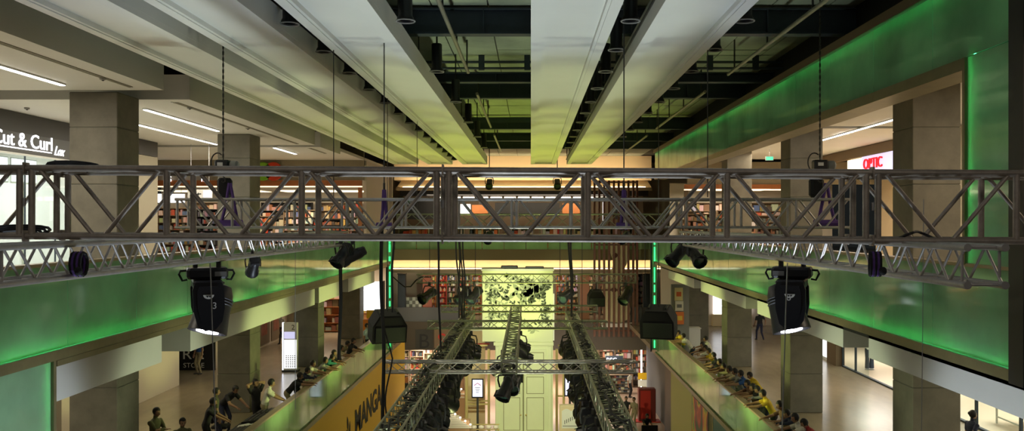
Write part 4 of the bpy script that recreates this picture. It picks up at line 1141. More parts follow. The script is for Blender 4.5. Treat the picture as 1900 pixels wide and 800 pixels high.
ceil_panel('warm light in the shop ending the upper right gallery', 11.2, 48.5, E + 1.9, 4, 2, M['warmp'], power=260, col=WARM)
struct('wall_end_right_back', MB().box(8.3, 18, 51.5, 51.6, L3, E + 2.4), M['soffit'], 'back wall of the shop ending the upper right gallery')
for k, (x, y, w_, h, pal) in enumerate(((9.3, 47.4, 1.4, 2.3, PAL_BOOK), (11.2, 48, 1.6, 2.5, PAL_HOT), (13.2, 47.2, 1.6, 2.2, PAL_DARK), (10.4, 51, 3.0, 3.0, PAL_SHOE), (14.0, 51, 3.0, 3.0, PAL_BOOK))):
    shelf_unit('%s shelf of goods in the shop ending the upper right gallery' % FIR[k], (x, y, L3), 0, w_, h, .4, 6, 10, pal, None, 'display_shelf', 'upper right shop shelves')
t = thing('exit_sign', 'green lit exit sign on upper right gallery', 'sign', at(1428, 294, 38.0))
part('box', MB().cbox((0, .03, 0), (.34, .05, .18)), M['white'], t); part('lit_face', MB().cbox((0, 0, 0), (.3, .01, .14)), M['exit'], t)
part('hanger', MB().tube((0, .03, .09), (0, .03, E + 3.3 - at(1428, 294, 38.0).z), .012, n=5), M['wire'], t)
lettering('EXIT', .11, M['whiteprint'], t, (-.13, -.008, -.04), 0, .002)

# ---- lower right shop: glass front, mannequin, tables
struct('wall_lower_right_back', MB().box(19.4, 19.5, 14, 46, L2, L2 + 3.8), M['white'], 'white back wall of the lower right shop')
struct('ceiling_lower_right_shop', MB().box(XW, 19.4, 14, 46, L2 + 3.3, L2 + 3.5), M['white'], 'ceiling of the lower right shop')
struct('floor_lower_right_shop', MB().box(XW + .12, 19.4, 14, 46, L2 + .001, L2 + .03), mat('shop_floor', (0.72, 0.6, 0.46), 0.35), 'pale floor inside the lower right shop')
for k, y in enumerate((22, 28, 34, 41)):
    ceil_panel('%s white ceiling light of the lower right shop' % ORD[k], 16.4, y, L2 + 3.25, 2.2, 3, power=170, col=(1, .93, .8))
w = struct('window_2', MB().box(XW - .02, XW + .1, 20, 39.2, L2, L2 + .06), M['steel'], 'glazed front of the lower right shop')
for k, (a, b) in enumerate(((20, 22.4), (22.5, 24.9), (25.0, 27.4), (27.5, 29.9), (36.2, 37.6), (37.7, 39.15))):
    part('pane', MB().box(XW + .03, XW + .045, a, b, L2 + .06, L2 + 3.3), M['clear'], w)
    part('mullion', MB().box(XW, XW + .07, b, b + .1, L2 + .06, L2 + 3.3), M['steel'], w)
struct('wall_shop_pier', MB().box(XW - .25, XW + .15, 39.3, 40.5, L2, L2 + 3.3), M['brown'], 'brown pier beside the glazed lower right shop')
t = thing('lit_sign_panel', 'bright white lit panel past the brown pier, lower right gallery', 'sign', (XW, 41.2, L2))
part('box', MB().box(XW - .1, XW + .15, 40.6, 41.9, L2, L2 + 3.3), M['white'], t, True); part('lit_face', MB().box(XW - .13, XW - .101, 40.7, 41.8, L2 + .15, L2 + 3.2), M['panel'], t, True)
lettering('tess', .42, M['green'], t, (-.14, .35, 1.0), -math.pi / 2, .004)
# display table with handbag and sandals
tb = thing('display_table', 'white display table with frame legs in the lower right shop', 'table', (15.6, 26.9, L2 + .03))
part('top', MB().box(-.55, .55, -1.1, 1.1, .72, .78), M['white'], tb)
for x in (-.5, .5):
    for y in (-1.05, 1.05): part('leg', MB().box(x - .025, x + .025, y - .025, y + .025, 0, .719), M['white'], tb)
    part('rail', MB().box(x - .02, x + .02, -1.02, 1.02, .2, .24), M['white'], tb)
hbag = thing('handbag', 'orange brown leather handbag on the white display table', 'bag', (15.45, 27.35, L2 + .81))
part('body', MB().prism([(-.3, 0), (.3, 0), (.25, .26), (.12, .31), (-.12, .31), (-.25, .26)], (0, -.1, 0), (1, 0, 0), (0, 0, 1), (0, .2, 0)), M['bag'], hbag)
part('flap', MB().prism([(-.26, .12), (.26, .12), (.23, .28), (-.23, .28)], (0, -.112, 0), (1, 0, 0), (0, 0, 1), (0, .01, 0)), mat('dark_leather', (0.3, 0.07, 0.02), .5), hbag)
part('handle', MB().path([(.16 * math.cos(a), 0, .3 + .15 * math.sin(a)) for a in [math.pi * k / 8 for k in range(9)]], .014), M['bag'], hbag)
for k in range(4):
    t = thing('sandal', '%s dark sandal from the handbag on the white display table' % FIR[k], 'shoe', (15.45, 26.8 - .27 * k, L2 + .81), .3, 'sandals on the display table')
    part('sole', MB().prism([(-.13, -.03), (-.06, -.045), (.1, -.05), (.15, 0), (.1, .05), (-.06, .045), (-.13, .03)], (0, 0, 0), (1, 0, 0), (0, 1, 0), (0, 0, .03)), M['brown'], t); part('strap', MB().path([(.04, -.05, .03), (.05, 0, .07), (.04, .05, .03)], .012, 5), M['dark'], t)
for k, (x, y) in enumerate(((17.6, 23.5), (17.4, 30.5), (17.0, 35.5))):
    shelf_unit('%s white shelf with pale goods in the lower right shop' % ORD[k], (x, y, L2 + .03), -math.pi / 2, 2.6, 2.2, .4, 4, 8, PAL_SHOE, M['white'], 'display_shelf', 'lower right shop shelves')
# mannequin legs in jeans
mq = thing('mannequin', 'mannequin in blue jeans standing in the lower right shop window', 'mannequin', (15.0, 38.2, L2 + .03))
part('stand', MB().lathe([(.2, 0), (.2, .02), (.02, .03)], n=14), M['wire'], mq)
for s in (-1, 1): part('jeans_leg', MB().lathe([(.09, .06), (.10, .1), (.085, .5), (.105, .82), (.10, .95)], (s * .1, 0, 0), (0, 0, 1), 12), M['denim'], mq, smooth=True)
part('torso', MB().lathe([(.17, .9), (.19, 1.0), (.15, 1.2), (.2, 1.42), (.08, 1.52), (.06, 1.6)], n=14), M['whiteprint'], mq, smooth=True)
part('head', MB().ball((0, 0, 1.7), .08, .1, .12), M['whiteprint'], mq, smooth=True)
# far glimpse beyond the right gallery
struct('wall_right_end', MB().box(8.3, 19.4, 55.0, 55.2, L2, L2 + 3.9), mat('end_shop_wall', (0.6, 0.5, 0.4), .6), 'end wall of the lower right gallery')
t = thing('end_shop_front', 'bright shop front at the end of the lower right gallery', 'shopfront', (12.4, 54.6, L2))
part('lit_window', MB().box(11.6, 14.0, 54.7, 54.95, L2 + .75, L2 + 2.6), M['panel'], t, True); part('plinth', MB().box(11.5, 14.0, 54.5, 54.95, L2 + .01, L2 + .74), M['cream'], t, True); part('head', MB().box(11.5, 14.0, 54.6, 54.95, L2 + 2.61, L2 + 3.0), M['white'], t, True)
t = thing('lit_totem', 'white lit stand at the back of the lower right gallery', 'sign', (10.3, 44.0, L2)); part('body', MB().box(9.98, 10.5, 44.05, 44.2, L2 + .05, L2 + 2.4), M['whiteprint'], t, True); part('foot', MB().box(9.9, 10.6, 43.9, 44.3, L2 + .005, L2 + .049), M['grey'], t, True)
# stacked adverts by the far right corner
for k, (px0, px1, py0, py1, m) in enumerate(((1252, 1267, 534, 558, 'warm_ad'), (1253, 1268, 559, 577, 'pale_ad'), (1254, 1269, 579, 602, 'orange_ad'))):
    a, b = at(px0, py1, 43.2), at(px1, py0, 43.2)
    t = thing('advert_poster', ['yellow and blue advert panel, top of the stack at far right corner', 'pale advert panel in the middle of the stack at far right corner', 'orange advert panel, bottom of the stack at far right corner'][k], 'poster', Vector(((a.x + b.x) / 2, 43.2, a.z)), group='advert stack')
    part('panel', MB().box(a.x, b.x, 43.2, 43.28, a.z, b.z), mat(m, [(0.7, 0.6, 0.3), (0.7, 0.66, 0.58), (0.75, 0.2, 0.05)][k], .5), t, True)
    part('print', MB().cbox(((a.x + b.x) / 2, 43.19, (a.z + b.z) / 2), ((b.x - a.x) * .6, .01, (b.z - a.z) * .35)), mat(m + '_print', [(0.6, 0.12, 0.03), (0.2, 0.2, 0.2), (0.85, 0.6, 0.1)][k], .5), t, True)
a = at(1262, 602, 43.3)
t = thing('advert_stand', 'grey stand carrying the advert panels at far right corner', 'stand', (a.x, 43.35, L2)); part('board', MB().box(a.x - .45, a.x + .45, 43.29, 43.4, L2 + .15, L2 + 3.45), M['grey'], t, True); part('foot', MB().box(a.x - .5, a.x + .5, 43.2, 43.7, L2 + .005, L2 + .149), M['grey'], t, True)
t = thing('white_counter', 'white counter beside the farthest lower right column', 'counter', (8.35, 44.9, L2)); part('body', MB().box(-.42, .42, -.3, .3, .0, 1.05), M['white'], t); part('top', MB().box(-.46, .46, -.34, .34, 1.051, 1.1), M['white'], t)

# ---- lower left: totem, shops behind
tt = thing('totem_sign', 'tall lit totem sign with number 2 beside the third lower left column', 'sign', (-10.55, 37.9, L2))
part('base', MB().cbox((0, 0, .04), (.7, .4, .08)), M['dark'], tt); part('body', MB().box(-.3, .3, -.08, .08, .081, 2.15), M['white'], tt)
part('lit_edge', MB().box(-.36, -.301, -.08, .08, .081, 2.15), mat('totem_edge', (1, 1, 1), emit=(.8, .85, 1), es=3), tt)
part('header', MB().box(-.29, .29, -.09, -.081, 1.8, 2.12), M['whiteprint'], tt); part('map_panel', MB().box(-.27, .27, -.09, -.081, .15, 1.4), M['panel'], tt); part('picture_panel', MB().box(-.27, .2, -.09, -.081, 1.45, 1.75), M['bluel'], tt)
lettering('2', .3, M['ink'], tt, (.05, -.092, 1.85), 0, .003)
g = MB()
for r in range(7):
    for c in range(5): g.box(-.2 + .09 * c, -.14 + .09 * c, -.096, -.091, .2 + .08 * r, .24 + .08 * r)
part('directory_print', g, M['grey'], tt)
for k, (x, y, w_, pal) in enumerate(((-12.2, 51.5, 2.4, PAL_SHOE), (-9.9, 52.5, 1.8, PAL_HOT), (-14.6, 52.5, 2.0, PAL_BOOK))):
    shelf_unit('%s shelf of goods at the end of the lower left gallery' % FIR[k], (x, y, L2), 0, w_, 2.5, .5, 5, 8, pal, M['orange'], 'display_shelf', 'lower left end shelves')
struct('wall_left_end', MB().box(-24, -9.3, 55.6, 55.8, L2, L2 + 3.9), M['soffit'], 'back wall of the shop at the end of the lower left gallery')
lamp('AREA', 'shop_light', (-12, 52.2, L2 + 3.6), 420, WARM, (-12, 52.2, L2), 5, 3)
t = thing('lit_showcase', 'pale blue lit showcase by the far left corner fin', 'showcase', at(690, 560, 50.0))
part('lit_back', MB().cbox((0, .3, .3), (1.3, .05, 1.7)), M['panel'], t); part('frame_post', MB().cbox((-.68, 0, .2), (.07, .6, 2.0)), M['dark'], t); part('frame_post', MB().cbox((.68, 0, .2), (.07, .6, 2.0)), M['dark'], t); part('shelf', MB().cbox((0, 0, -.4), (1.28, .55, .04)), M['clear'], t)
t = thing('yellow_stand', 'yellow and orange advert stand by the far left corner fin', 'stand', Vector((at(690, 603, 47.0).x, 47.0, L2 + .45))); part('panel', MB().cbox((0, 0, .35), (.95, .08, .95)), mat('amber_ad', (0.8, 0.25, 0.02), .5), t); part('header', MB().cbox((.1, -.02, 1.1), (.75, .1, .45)), M['yellow'], t); part('foot', MB().cbox((0, .1, -.3), (.9, .5, .3)), M['dark'], t)

# ---- far upper gallery: cove, food court
struct('wall_far', MB().box(-14, 14, 66, 66.2, 0, E + 4.66), M['cream'], 'cream far wall of the hall')
struct('wall_cove_upper', MB().box(-9.3, 8.2, 58.6, 60, E + 2.95, E + 4.6), M['cream'], 'cream bulkhead above the far food court')
cv = thing('cove_light', 'warm lit ceiling cove above the far food court', 'ceiling cove', (0, 58, E + 2.2))
part('cove_slope', MB().prism([(59.3, E + 2.30), (57.2, E + 2.30), (57.2, E + 2.40), (59.2, E + 2.94), (59.3, E + 2.94)], (-8.9, 0, 0), (0, 1, 0), (0, 0, 1), (16.9, 0, 0)), M['cream'], cv, True)
part('ledge', MB().box(-8.9, 8.0, 57.0, 57.19, E + 2.18, E + 2.36), M['cream'], cv, True)
lamp('AREA', 'cove_lamp', (-.5, 57.25, E + 2.5), 260, (1, .74, .42), (-.5, 58.3, E + 3.2), 16, .15)
part('lamp_tube', MB().tube((-8.5, 57.25, E + 2.43), (7.6, 57.25, E + 2.43), .02, n=6), M['lamp'], cv, True)
bf = thing('court_fascia', 'black fascia band above the far food court', 'fascia', (0, 58.2, E + 1.8))
part('band', MB().box(-8.8, 7.9, 58.0, 58.3, E + 1.85, E + 2.298), M['black'], bf, True)
part('light_row', MB().box(-6.5, 5.6, 58.35, 58.5, E + 1.55, E + 1.80), M['lamp'], bf, True)
for k in range(14): part('divider', MB().box(-6.6 + .93 * k, -6.45 + .93 * k, 58.2, 58.34, E + 1.5, E + 1.845), M['brown'], bf, True)
struct('ceiling_far_upper', MB().box(-9.3, 8.2, 60.01, 66, E + 2.95, E + 3.05), M['soffit'], 'ceiling of the far food court')
struct('wall_court_back', MB().box(-9.3, 8.2, 63, 63.2, L3, E + 2.9), M['brown'], 'brown back wall of the far food court')
for k, (x0, x1, z0, z1, m, l) in enumerate(((-2.5, 2.0, .5, 1.45, 'blackm', 'large black menu board in the middle of the far food court'), (-5.2, -4.2, .6, 1.35, 'panel', 'white lit menu board at the left of the far food court'), (-4.1, -3.0, .7, 1.3, 'orange', 'orange menu board beside the white one in the far food court'),
                                            (2.2, 3.4, .6, 1.4, 'orange', 'amber menu board right of the black one in the far food court'), (5.7, 7.4, .3, 1.5, 'blackm', 'black panel at the right of the far food court'), (-8.6, -5.6, .3, 1.6, 'blackm', 'long black panel at the left of the far food court'), (5.0, 5.15, .2, 1.5, 'panel', 'narrow white light in the far food court'))):
    t = thing('menu_board', l, 'board', ((x0 + x1) / 2, 60, E + z0)); part('face', MB().box(x0, x1, 60, 60.06, E + z0, E + z1), M[m], t, True); part('hanger', MB().box((x0 + x1) / 2 - .03, (x0 + x1) / 2 + .03, 60.02, 60.05, E + z1, E + 2.95), M['dark'], t, True)
for k in range(7):
    x = -8 + 2.4 * k
    shelf_unit('%s counter from the left in the far food court' % FIR[k], (x, 58.8, L3), 0, 2.0, 1.5, .6, 3, 9, PAL_BOOK if k % 2 else PAL_HOT, M['olive'], 'food_counter', 'food court counters')
fb = thing('far_balustrade', 'greenish glass balustrade of the far upper gallery', 'balustrade', (-.5, DF + .1, L3))
for k in range(12):
    part('pane', MB().box(-9 + 1.45 * k, -7.6 + 1.45 * k, DF + .1, DF + .13, L3, L3 + 1.0), M['glass2'], fb, True)
part('handrail', MB().box(-9, 8.4, DF + .06, DF + .17, L3 + 1.0, L3 + 1.06), M['rail'], fb, True)

# ---- far lower gallery
c2 = thing('cove_light', 'warm lit cove above the far lower gallery shops', 'ceiling cove', (0, 60, E - 3.2))
part('cove_face', MB().box(-13, 11, 60.0, 60.2, E - 3.05, E - 2.1), M['cream'], c2, True)
part('ledge', MB().box(-13, 11, 58.9, 59.9, E - 3.35, E - 3.16), M['tan'], c2, True)
part('lamp_tube', MB().tube((-12.5, 59.5, E - 3.1), (10.5, 59.5, E - 3.1), .02, n=6), M['lamp'], c2, True)
lamp('AREA', 'cove_lamp', (-1, 59.5, E - 3.08), 150, (1, .72, .38), (-1, 60.1, E - 2.4), 20, .15)
struct('ceiling_far_lower', MB().box(-14, 12, DF + .01, 66, E - 2.2, E - 2.06), M['tan'], 'soffit over the far lower gallery')
struct('wall_far_lower', MB().box(-14, 12, 64.5, 64.6, L2, E - 2.2), M['soffit'], 'back wall of the far lower gallery shops')
for k, (px, pal, w_, m) in enumerate(((800, PAL_HOT, 1.3, 'orange'), (822, PAL_HOT, 1.0, 'red'), (838, PAL_BOOK, 1.2, 'brown'), (862, PAL_HOT, 1.6, 'brown'), (885, PAL_BOOK, 1.2, 'orange'), (1040, PAL_BOOK, 1.2, 'orange'), (1062, PAL_HOT, 1.6, 'brown'), (1090, PAL_SHOE, 1.6, 'brown'), (1120, PAL_DARK, 1.4, 'brown'), (1150, PAL_SHOE, 1.6, 'brown'), (1190, PAL_DARK, 1.2, 'blackm'))):
    x = (px - VX) * 61.5 / F
    shelf_unit('%s shelf from the left in the far lower shop' % FIR[k], (x, 61.3, L2), 0, w_ * .5, 2.9, .5, 7, 6, pal, M[m], 'display_shelf', 'far lower shop shelves')
for k, px in enumerate((746, 1200)):
    x = (px - VX) * 57.6 / F
    t = thing('dark_post', ['dark square post at the left of the far lower gallery', 'dark square post at the right of the far lower gallery'][k], 'post', (x, 57.6, L2)); part('shaft', MB().cbox((0, 0, 1.55), (.5, .5, 3.1), ch=.02), M['steel'], t); part('cap', MB().cbox((0, 0, 3.15), (.56, .56, .08)), M['dark'], t)
ck = thing('checker_panel', 'black and white checkered display panel in the far lower gallery', 'panel', Vector((at(768, 570, 58.6).x, 58.6, L2 + .06)))
for r in range(6):
    for c in range(5):
        part('tile', MB().cbox((-.42 + .21 * c, 0, .12 + .24 * r), (.2, .04, .23)), M['whiteprint'] if (r + c) % 2 else M['grey'], ck)
part('foot', MB().cbox((0, 0, -.03), (1.1, .3, .06)), M['dark'], ck)
for k, (px, w_, col) in enumerate(((793, .6, (0.65, 0.22, 0.16)), (1085, .6, (0.45, 0.2, 0.12)))):
    t = thing('pink_pillar', ['salmon pink pillar beside the checkered panel', 'reddish pillar in the far lower gallery right of the floral box'][k], 'pillar', ((px - VX) * 59 / F, 59, L2)); part('shaft', MB().cbox((0, 0, 1.5), (w_, .4, 3.0), ch=.02), mat('pillar%d' % k, col, .6), t); part('cap', MB().cbox((0, 0, 3.05), (w_ + .1, .5, .1)), M['white'], t)
fl = thing('far_parapet', 'dark parapet of the far lower gallery', 'parapet', (-1, DF + .15, L2)); part('panel', MB().box(-9.2, -4.8, DF + .1, DF + .16, L2 + .01, L2 + .95), M['rubberplate'], fl, True); part('panel', MB().box(-4.6, -1.2, DF + .1, DF + .16, L2 + .01, L2 + .5), M['clear'], fl, True); part('panel', MB().box(1.6, 3.4, DF + .1, DF + .16, L2 + .01, L2 + .7), M['clear'], fl, True); part('panel', MB().box(6.6, 8.3, DF + .1, DF + .16, L2 + .01, L2 + .95), M['rubberplate'], fl, True)
fs = thing('fascia_letters', 'dark B and red S letters on the far slab edge', 'sign', (-6.5, DF - .13, E - 8.0))
for s, px, py, m in (('B', 776, 646, 'ink'), ('S', 811, 645, 'red')):
    lettering(s, 1.35, M[m], fs, at(px, py, DF - .13) - Vector((-6.5, DF - .13, E - 8.0)), 0, .02)
    part('letter_board', MB().cbox(at(px + 11, py - 17, DF - .115) - Vector((-6.5, DF - .13, E - 8.0)), (1.15, .02, 1.25)), M['signdark'] if s == 'B' else M['brown'], fs)

# ---- timber slat screen with the tall curved ornament behind it
sl = thing('timber_screen', 'tall red timber slat screen right of the floral set box', 'screen', (5.0, 55, E - 7.2))
for px in (1103, 1112, 1121, 1130, 1139, 1148, 1157, 1166, 1175, 1182):
    x = (px - VX) * 55 / F
    part('slat', MB().box(x - .065, x + .065, 54.9, 55.1, E - 7.2, E + 2.75), M['slat'], sl, True)
for z in (-6.9, -4.3, -1.4, 1.6, 2.6): part('rail', MB().box(4.0, 6.85, 55.101, 55.16, E + z, E + z + .09), M['slat'], sl, True)
op = [(1129, 450), (1133, 470), (1139, 486), (1136, 500), (1126, 512), (1118, 530), (1117, 548), (1120, 566), (1118, 580), (1124, 596), (1150, 600), (1166, 592), (1170, 575), (1166, 556), (1160, 540), (1153, 522), (1154, 505), (1162, 492), (1168, 475), (1166, 458), (1160, 446), (1140, 442)]
q0 = at(1140, 600, 56.2)
orn = thing('curved_ornament', 'tall cream curved ornament standing behind the timber slats', 'ornament', q0)
part('body', MB().prism([((px - 1140) * 56.2 / F, (600 - py) * 56.2 / F) for px, py in op], (0, 0, 0), (1, 0, 0), (0, 0, 1), (0, .3, 0)), mat('cream_panel', (0.62, 0.55, 0.33), .6), orn)
part('plinth', MB().cbox((.2, .15, -.12), (2.0, .6, .24)), M['whiteprint'], orn)
for px, py in ((1141, 474), (1139, 538)): part('round_knob', MB().lathe([(.05, -.06), (.17, -.05), (.17, -.01), (.1, 0)], ((px - 1140) * 56.2 / F, 0, (600 - py) * 56.2 / F), (0, 1, 0), 14), M['slat'], orn)

# ---- the set: floral box above tall panelled doors
DS = 46.0
def sx(px): return (px - VX) * DS / F
def sz(py): return E + (VY - py) * DS / F
fbx = thing('floral_set_box', 'tall pale green set tower with floral print above panelled doors', 'stage set', (sx(961), DS, 0))
part('print_box', MB().box(sx(895), sx(1026), DS, DS + 1.6, sz(634), sz(503)), M['set'], fbx, True)
part('top_frame', MB().box(sx(893), sx(1028), DS - .05, DS + 1.65, sz(503), sz(499)), M['white'], fbx, True)
part('edge_light', MB().box(sx(1026) + .01, sx(1026) + .07, DS - .02, DS + .05, sz(632), sz(545)), M['whiteprint'], fbx, True)
part('top_clutter', MB().cbox((sx(945), DS + .3, sz(496)), (.9, .4, .16), ch=.05), M['dark'], fbx, True)
part('top_clutter', MB().cbox((sx(992), DS + .3, sz(497)), (1.0, .4, .12), ch=.04), M['dark'], fbx, True)
part('door_wall', MB().box(sx(919), sx(1026), DS + .05, DS + 1.5, 0, sz(634) - .005), M['set'], fbx, True)
part('cornice', MB().box(sx(916), sx(1027), DS - .08, DS + .04, sz(641), sz(635)), M['set'], fbx, True)
for k, (a, b) in enumerate(((930, 969), (973, 1013))):
    dr = part('door', MB().box(sx(a), sx(b), DS - .02, DS + .045, .1, sz(648)), M['set'], fbx, True)
    for z0, z1 in ((.5, 2.2), (2.45, sz(700)), (sz(694), sz(655))):
        part('panel_moulding', MB().box(sx(a + 5), sx(b - 5), DS - .045, DS - .021, z0, z1), M['set'], dr).location = (0, 0, 0)
    for z0, z1 in ((.5, 2.2), (2.45, sz(700)), (sz(694), sz(655))):  # dark olive strips paint the recess shade around the mouldings
        for xa, xb in ((sx(a + 5) - .03, sx(a + 5)), (sx(b - 5), sx(b - 5) + .03)): part('dark_strip', MB().box(xa, xb, DS - .03, DS - .021, z0 - .03, z1 + .03), M['olive'], dr)
        for zz in (z0 - .03, z1): part('dark_strip', MB().box(sx(a + 5), sx(b - 5), DS - .03, DS - .021, zz, zz + .03), M['olive'], dr)
    part('knob', MB().ball((sx(b - 3) if k == 0 else sx(a + 3), DS - .06, 1.3), .05), M['gold'], dr)
part('gap_shade', MB().box(sx(970), sx(972), DS + .02, DS + .045, .1, sz(648)), M['olive'], fbx, True)  # olive strip painting the shade between the two doors
for a, b in ((920, 926), (1017, 1023)): part('pilaster', MB().box(sx(a), sx(b), DS - .06, DS + .045, 0, sz(643)), M['set'], fbx, True)
# floral print: twigs with leaves
pr = random.Random(5)
def twig(x, z, ang, n, L, m, sc, dep):
    tw_, lv = MB(), MB()
    p = Vector((x, z)); pts = [p.copy()]
    for k in range(n):
        ang += pr.uniform(-.25, .25)
        p = p + Vector((math.cos(ang), math.sin(ang))) * L
        pts.append(p.copy())
        for s in (-1, 1):
            if pr.random() < .75:
                a2 = ang + s * pr.uniform(.5, 1.1)
                l = sc * pr.uniform(.7, 1.25); wd = l * .26
                o = [(0, 0), (l * .35, wd), (l * .7, wd * .8), (l, 0), (l * .7, -wd * .8), (l * .35, -wd)]
                q = [(p.x + u * math.cos(a2) - v * math.sin(a2), p.y + u * math.sin(a2) + v * math.cos(a2)) for u, v in o]
                if all(sx(896) < a < sx(1025) and sz(630) < b < sz(505) for a, b in q):
                    lv.prism([(a, b) for a, b in q], (0, DS - dep, 0), (1, 0, 0), (0, 0, 1), (0, .003, 0))
    pts = [a for a in pts if sx(896) < a.x < sx(1025) and sz(630) < a.y < sz(505)]
    if len(pts) > 1:
        tw_.path([(a.x, DS - dep, a.y) for a in pts], .012 * (1 + sc), 5)
        part('printed_twig', tw_, m, fbx, True)
    if lv.v: part('printed_leaves', lv, m, fbx, True, kind='stuff')
for x, y, a, n, L, m, sc, dep in ((965, 578, 2.2, 9, .17, 'leaf1', .2, .012), (962, 575, 1.3, 6, .17, 'leaf1', .2, .012), (968, 560, .15, 11, .16, 'leaf1', .26, .012), (950, 590, 2.6, 7, .17, 'leaf1', .17, .012), (1022, 580, 2.5, 8, .17, 'leaf1', .2, .012),
                                  (900, 545, -.5, 7, .17, 'leaf2', .3, .006), (1020, 520, 3.3, 9, .22, 'leaf2', .42, .006), (900, 590, .5, 7, .18, 'leaf2', .3, .006), (975, 530, 2.6, 8, .18, 'leaf2', .34, .006), (1000, 615, 2.9, 8, .2, 'leaf2', .36, .006), (905, 610, 1.2, 6, .18, 'leaf1', .18, .012), (985, 600, .4, 6, .17, 'leaf1', .2, .012), (935, 545, 2.0, 6, .16, 'leaf1', .17, .012), (1000, 560, 1.0, 7, .15, 'leaf2', .28, .006), (1015, 535, 3.6, 7, .2, 'leaf2', .45, .006), (990, 512, 4.4, 6, .2, 'leaf2', .5, .006), (1005, 605, 1.2, 6, .18, 'leaf2', .3, .006), (915, 575, 1.9, 6, .17, 'leaf1', .16, .012), (900, 515, -.9, 5, .17, 'leaf2', .34, .006), (925, 600, .6, 6, .16, 'leaf2', .28, .006), (1000, 590, .9, 6, .16, 'leaf1', .2, .012), (1018, 610, 2.0, 6, .16, 'leaf1', .18, .012), (930, 560, 1.1, 6, .16, 'leaf1', .18, .012), (945, 520, .2, 7, .17, 'leaf2', .3, .006), (898, 560, .9, 5, .17, 'leaf1', .22, .012)):
    twig(sx(x), sz(y), a, n, L, M[m], sc, dep)
# gold frames, screens and kiosk panels beside the doors
def gframe(label, px0, px1, d, rails, z1, posts):
    t = thing('gold_frame', label, 'frame', ((px0 + px1 - 2 * VX) / 2 * d / F, d, 0), group='gold frames beside the doors')
    for px in posts:
        x = (px - VX) * d / F
        part('post', MB().box(x - .07, x + .07, d - .07, d + .07, 0, z1), M['gold'], t, True)
    for py in rails:
        z = E + (VY - py) * d / F
        part('rail', MB().box((px0 - VX) * d / F + .071, (px1 - VX) * d / F - .071, d - .05, d + .05, z - .04, z + .04), M['gold'], t, True)
gframe('gold post and rail frame left of the set doors', 866, 907, 47.5, (641, 744, 750), 4.6, (866, 907))
gframe('gold post and rail frame right of the set doors', 1033, 1046, 47.5, (641, 735), 4.6, (1033, 1046))
def screen(label, px0, px1, py0, py1, d, mark):
    a, b = at(px0, py1, d), at(px1, py0, d)
    t = thing('display_screen', label, 'screen', Vector(((a.x + b.x) / 2, d, a.z)))
    part('bezel', MB().box(a.x, b.x, d, d + .08, a.z, b.z), M['black'], t, True); part('lit_face', MB().box(a.x + .06, b.x - .06, d - .012, d - .001, a.z + .08, b.z - .06), M['screen'], t, True)
    c = Vector(((a.x + b.x) / 2, d - .02, a.z + (b.z - a.z) * .72))
    if mark:
        part('roof_mark', MB().prism([(-.2, -.06), (0, .08), (.2, -.06), (.17, -.08), (0, .04), (-.17, -.08)], c, (1, 0, 0), (0, 0, 1), (0, .006, 0)), M['red'], t, True)
        for k in range(4): part('text_line', MB().box(c.x - .14 + .02 * k, c.x + .14 - .02 * k, c.y, c.y + .006, c.z - .2 - .09 * k, c.z - .17 - .09 * k), M['grey'], t, True)
    else:
        for k in range(4): part('leaf_mark', MB().prism([(0, 0), (.06, .12), (0, .3), (-.06, .12)], c + Vector((-.16 + .11 * k, 0, -.5 - .3 * (k % 2))), (math.cos(k), 0, -math.sin(k)), (math.sin(k), 0, math.cos(k)), (0, .006, 0)), M['denim'], t, True)
    part('stand', MB().box((a.x + b.x) / 2 - .06, (a.x + b.x) / 2 + .06, d + .081, d + .14, 0, b.z - .1), M['dark'], t, True)
screen('upright lit screen with a roof mark left of the set doors', 875, 897, 703, 739, 46.8, True)
screen('upright lit screen with leaf pattern right of the set doors', 1047, 1068, 655, 736, 46.8, False)
kp = thing('kiosk_panel', 'cream ornamental kiosk panel with tiny columns right of the doors', 'kiosk', ((1060 - VX) * 45.5 / F, 45.5, 0))
part('body', MB().cbox((0, .2, .95), (1.25, .4, 1.9), ch=.03), M['cream'], kp)
arch = [(-.5, 0)] + [(-.5 + .1 * k, .9 + .12 * abs(math.sin(math.pi * k / 5))) for k in range(11)] + [(.5, 0)]
part('arched_face', MB().prism(arch, (0, -.02, .7), (1, 0, 0), (0, 0, 1), (0, .015, 0)), M['whiteprint'], kp)
for k in range(8): part('tiny_column', MB().box(-.36 + .1 * k, -.33 + .1 * k, -.03, -.021, .92 + .05 * k, 1.12 + .05 * k), M['ink'], kp)
part('name_line', MB().box(-.45, .45, -.03, -.021, .80, .84), M['grey'], kp)
# white roof-shaped decorations with lights, lower left of the doors
def roofs(label, px, py, d, w_, rows):
    c = at(px, py, d)
    t = thing('roof_decoration', label, 'decoration', Vector((c.x, d, 0)), group='white roof decorations')
    part('body', MB().box(c.x - w_ * .42, c.x + w_ * .42, d + .05, d + .5, 0, c.z - .35), mat('peach_panel', (0.55, 0.33, 0.2), .6), t, True)
    for r in range(rows):
        f = (r + .5) / rows
        part('roof_slat', MB().box(c.x - w_ * .5 * f, c.x + w_ * .5 * f, d, d + .6, c.z - .75 * f - .05, c.z - .75 * f + .03), M['pinkw'], t, True)
    for s in (-1, 1):
        for k in range(4): part('bulb', MB().ball((c.x + s * w_ * .5 * (k + .7) / 4.2, d - .05, c.z - .75 * (k + .7) / 4.2 + .12), .05, nu=8, nv=6), M['lamp'], t, True)
roofs('large white stepped roof decoration with bulbs at the picture bottom', 838, 768, 44.5, 2.2, 8)
roofs('white roof decoration with bulbs below the left rig truss', 843, 716, 49.5, 2.0, 4)
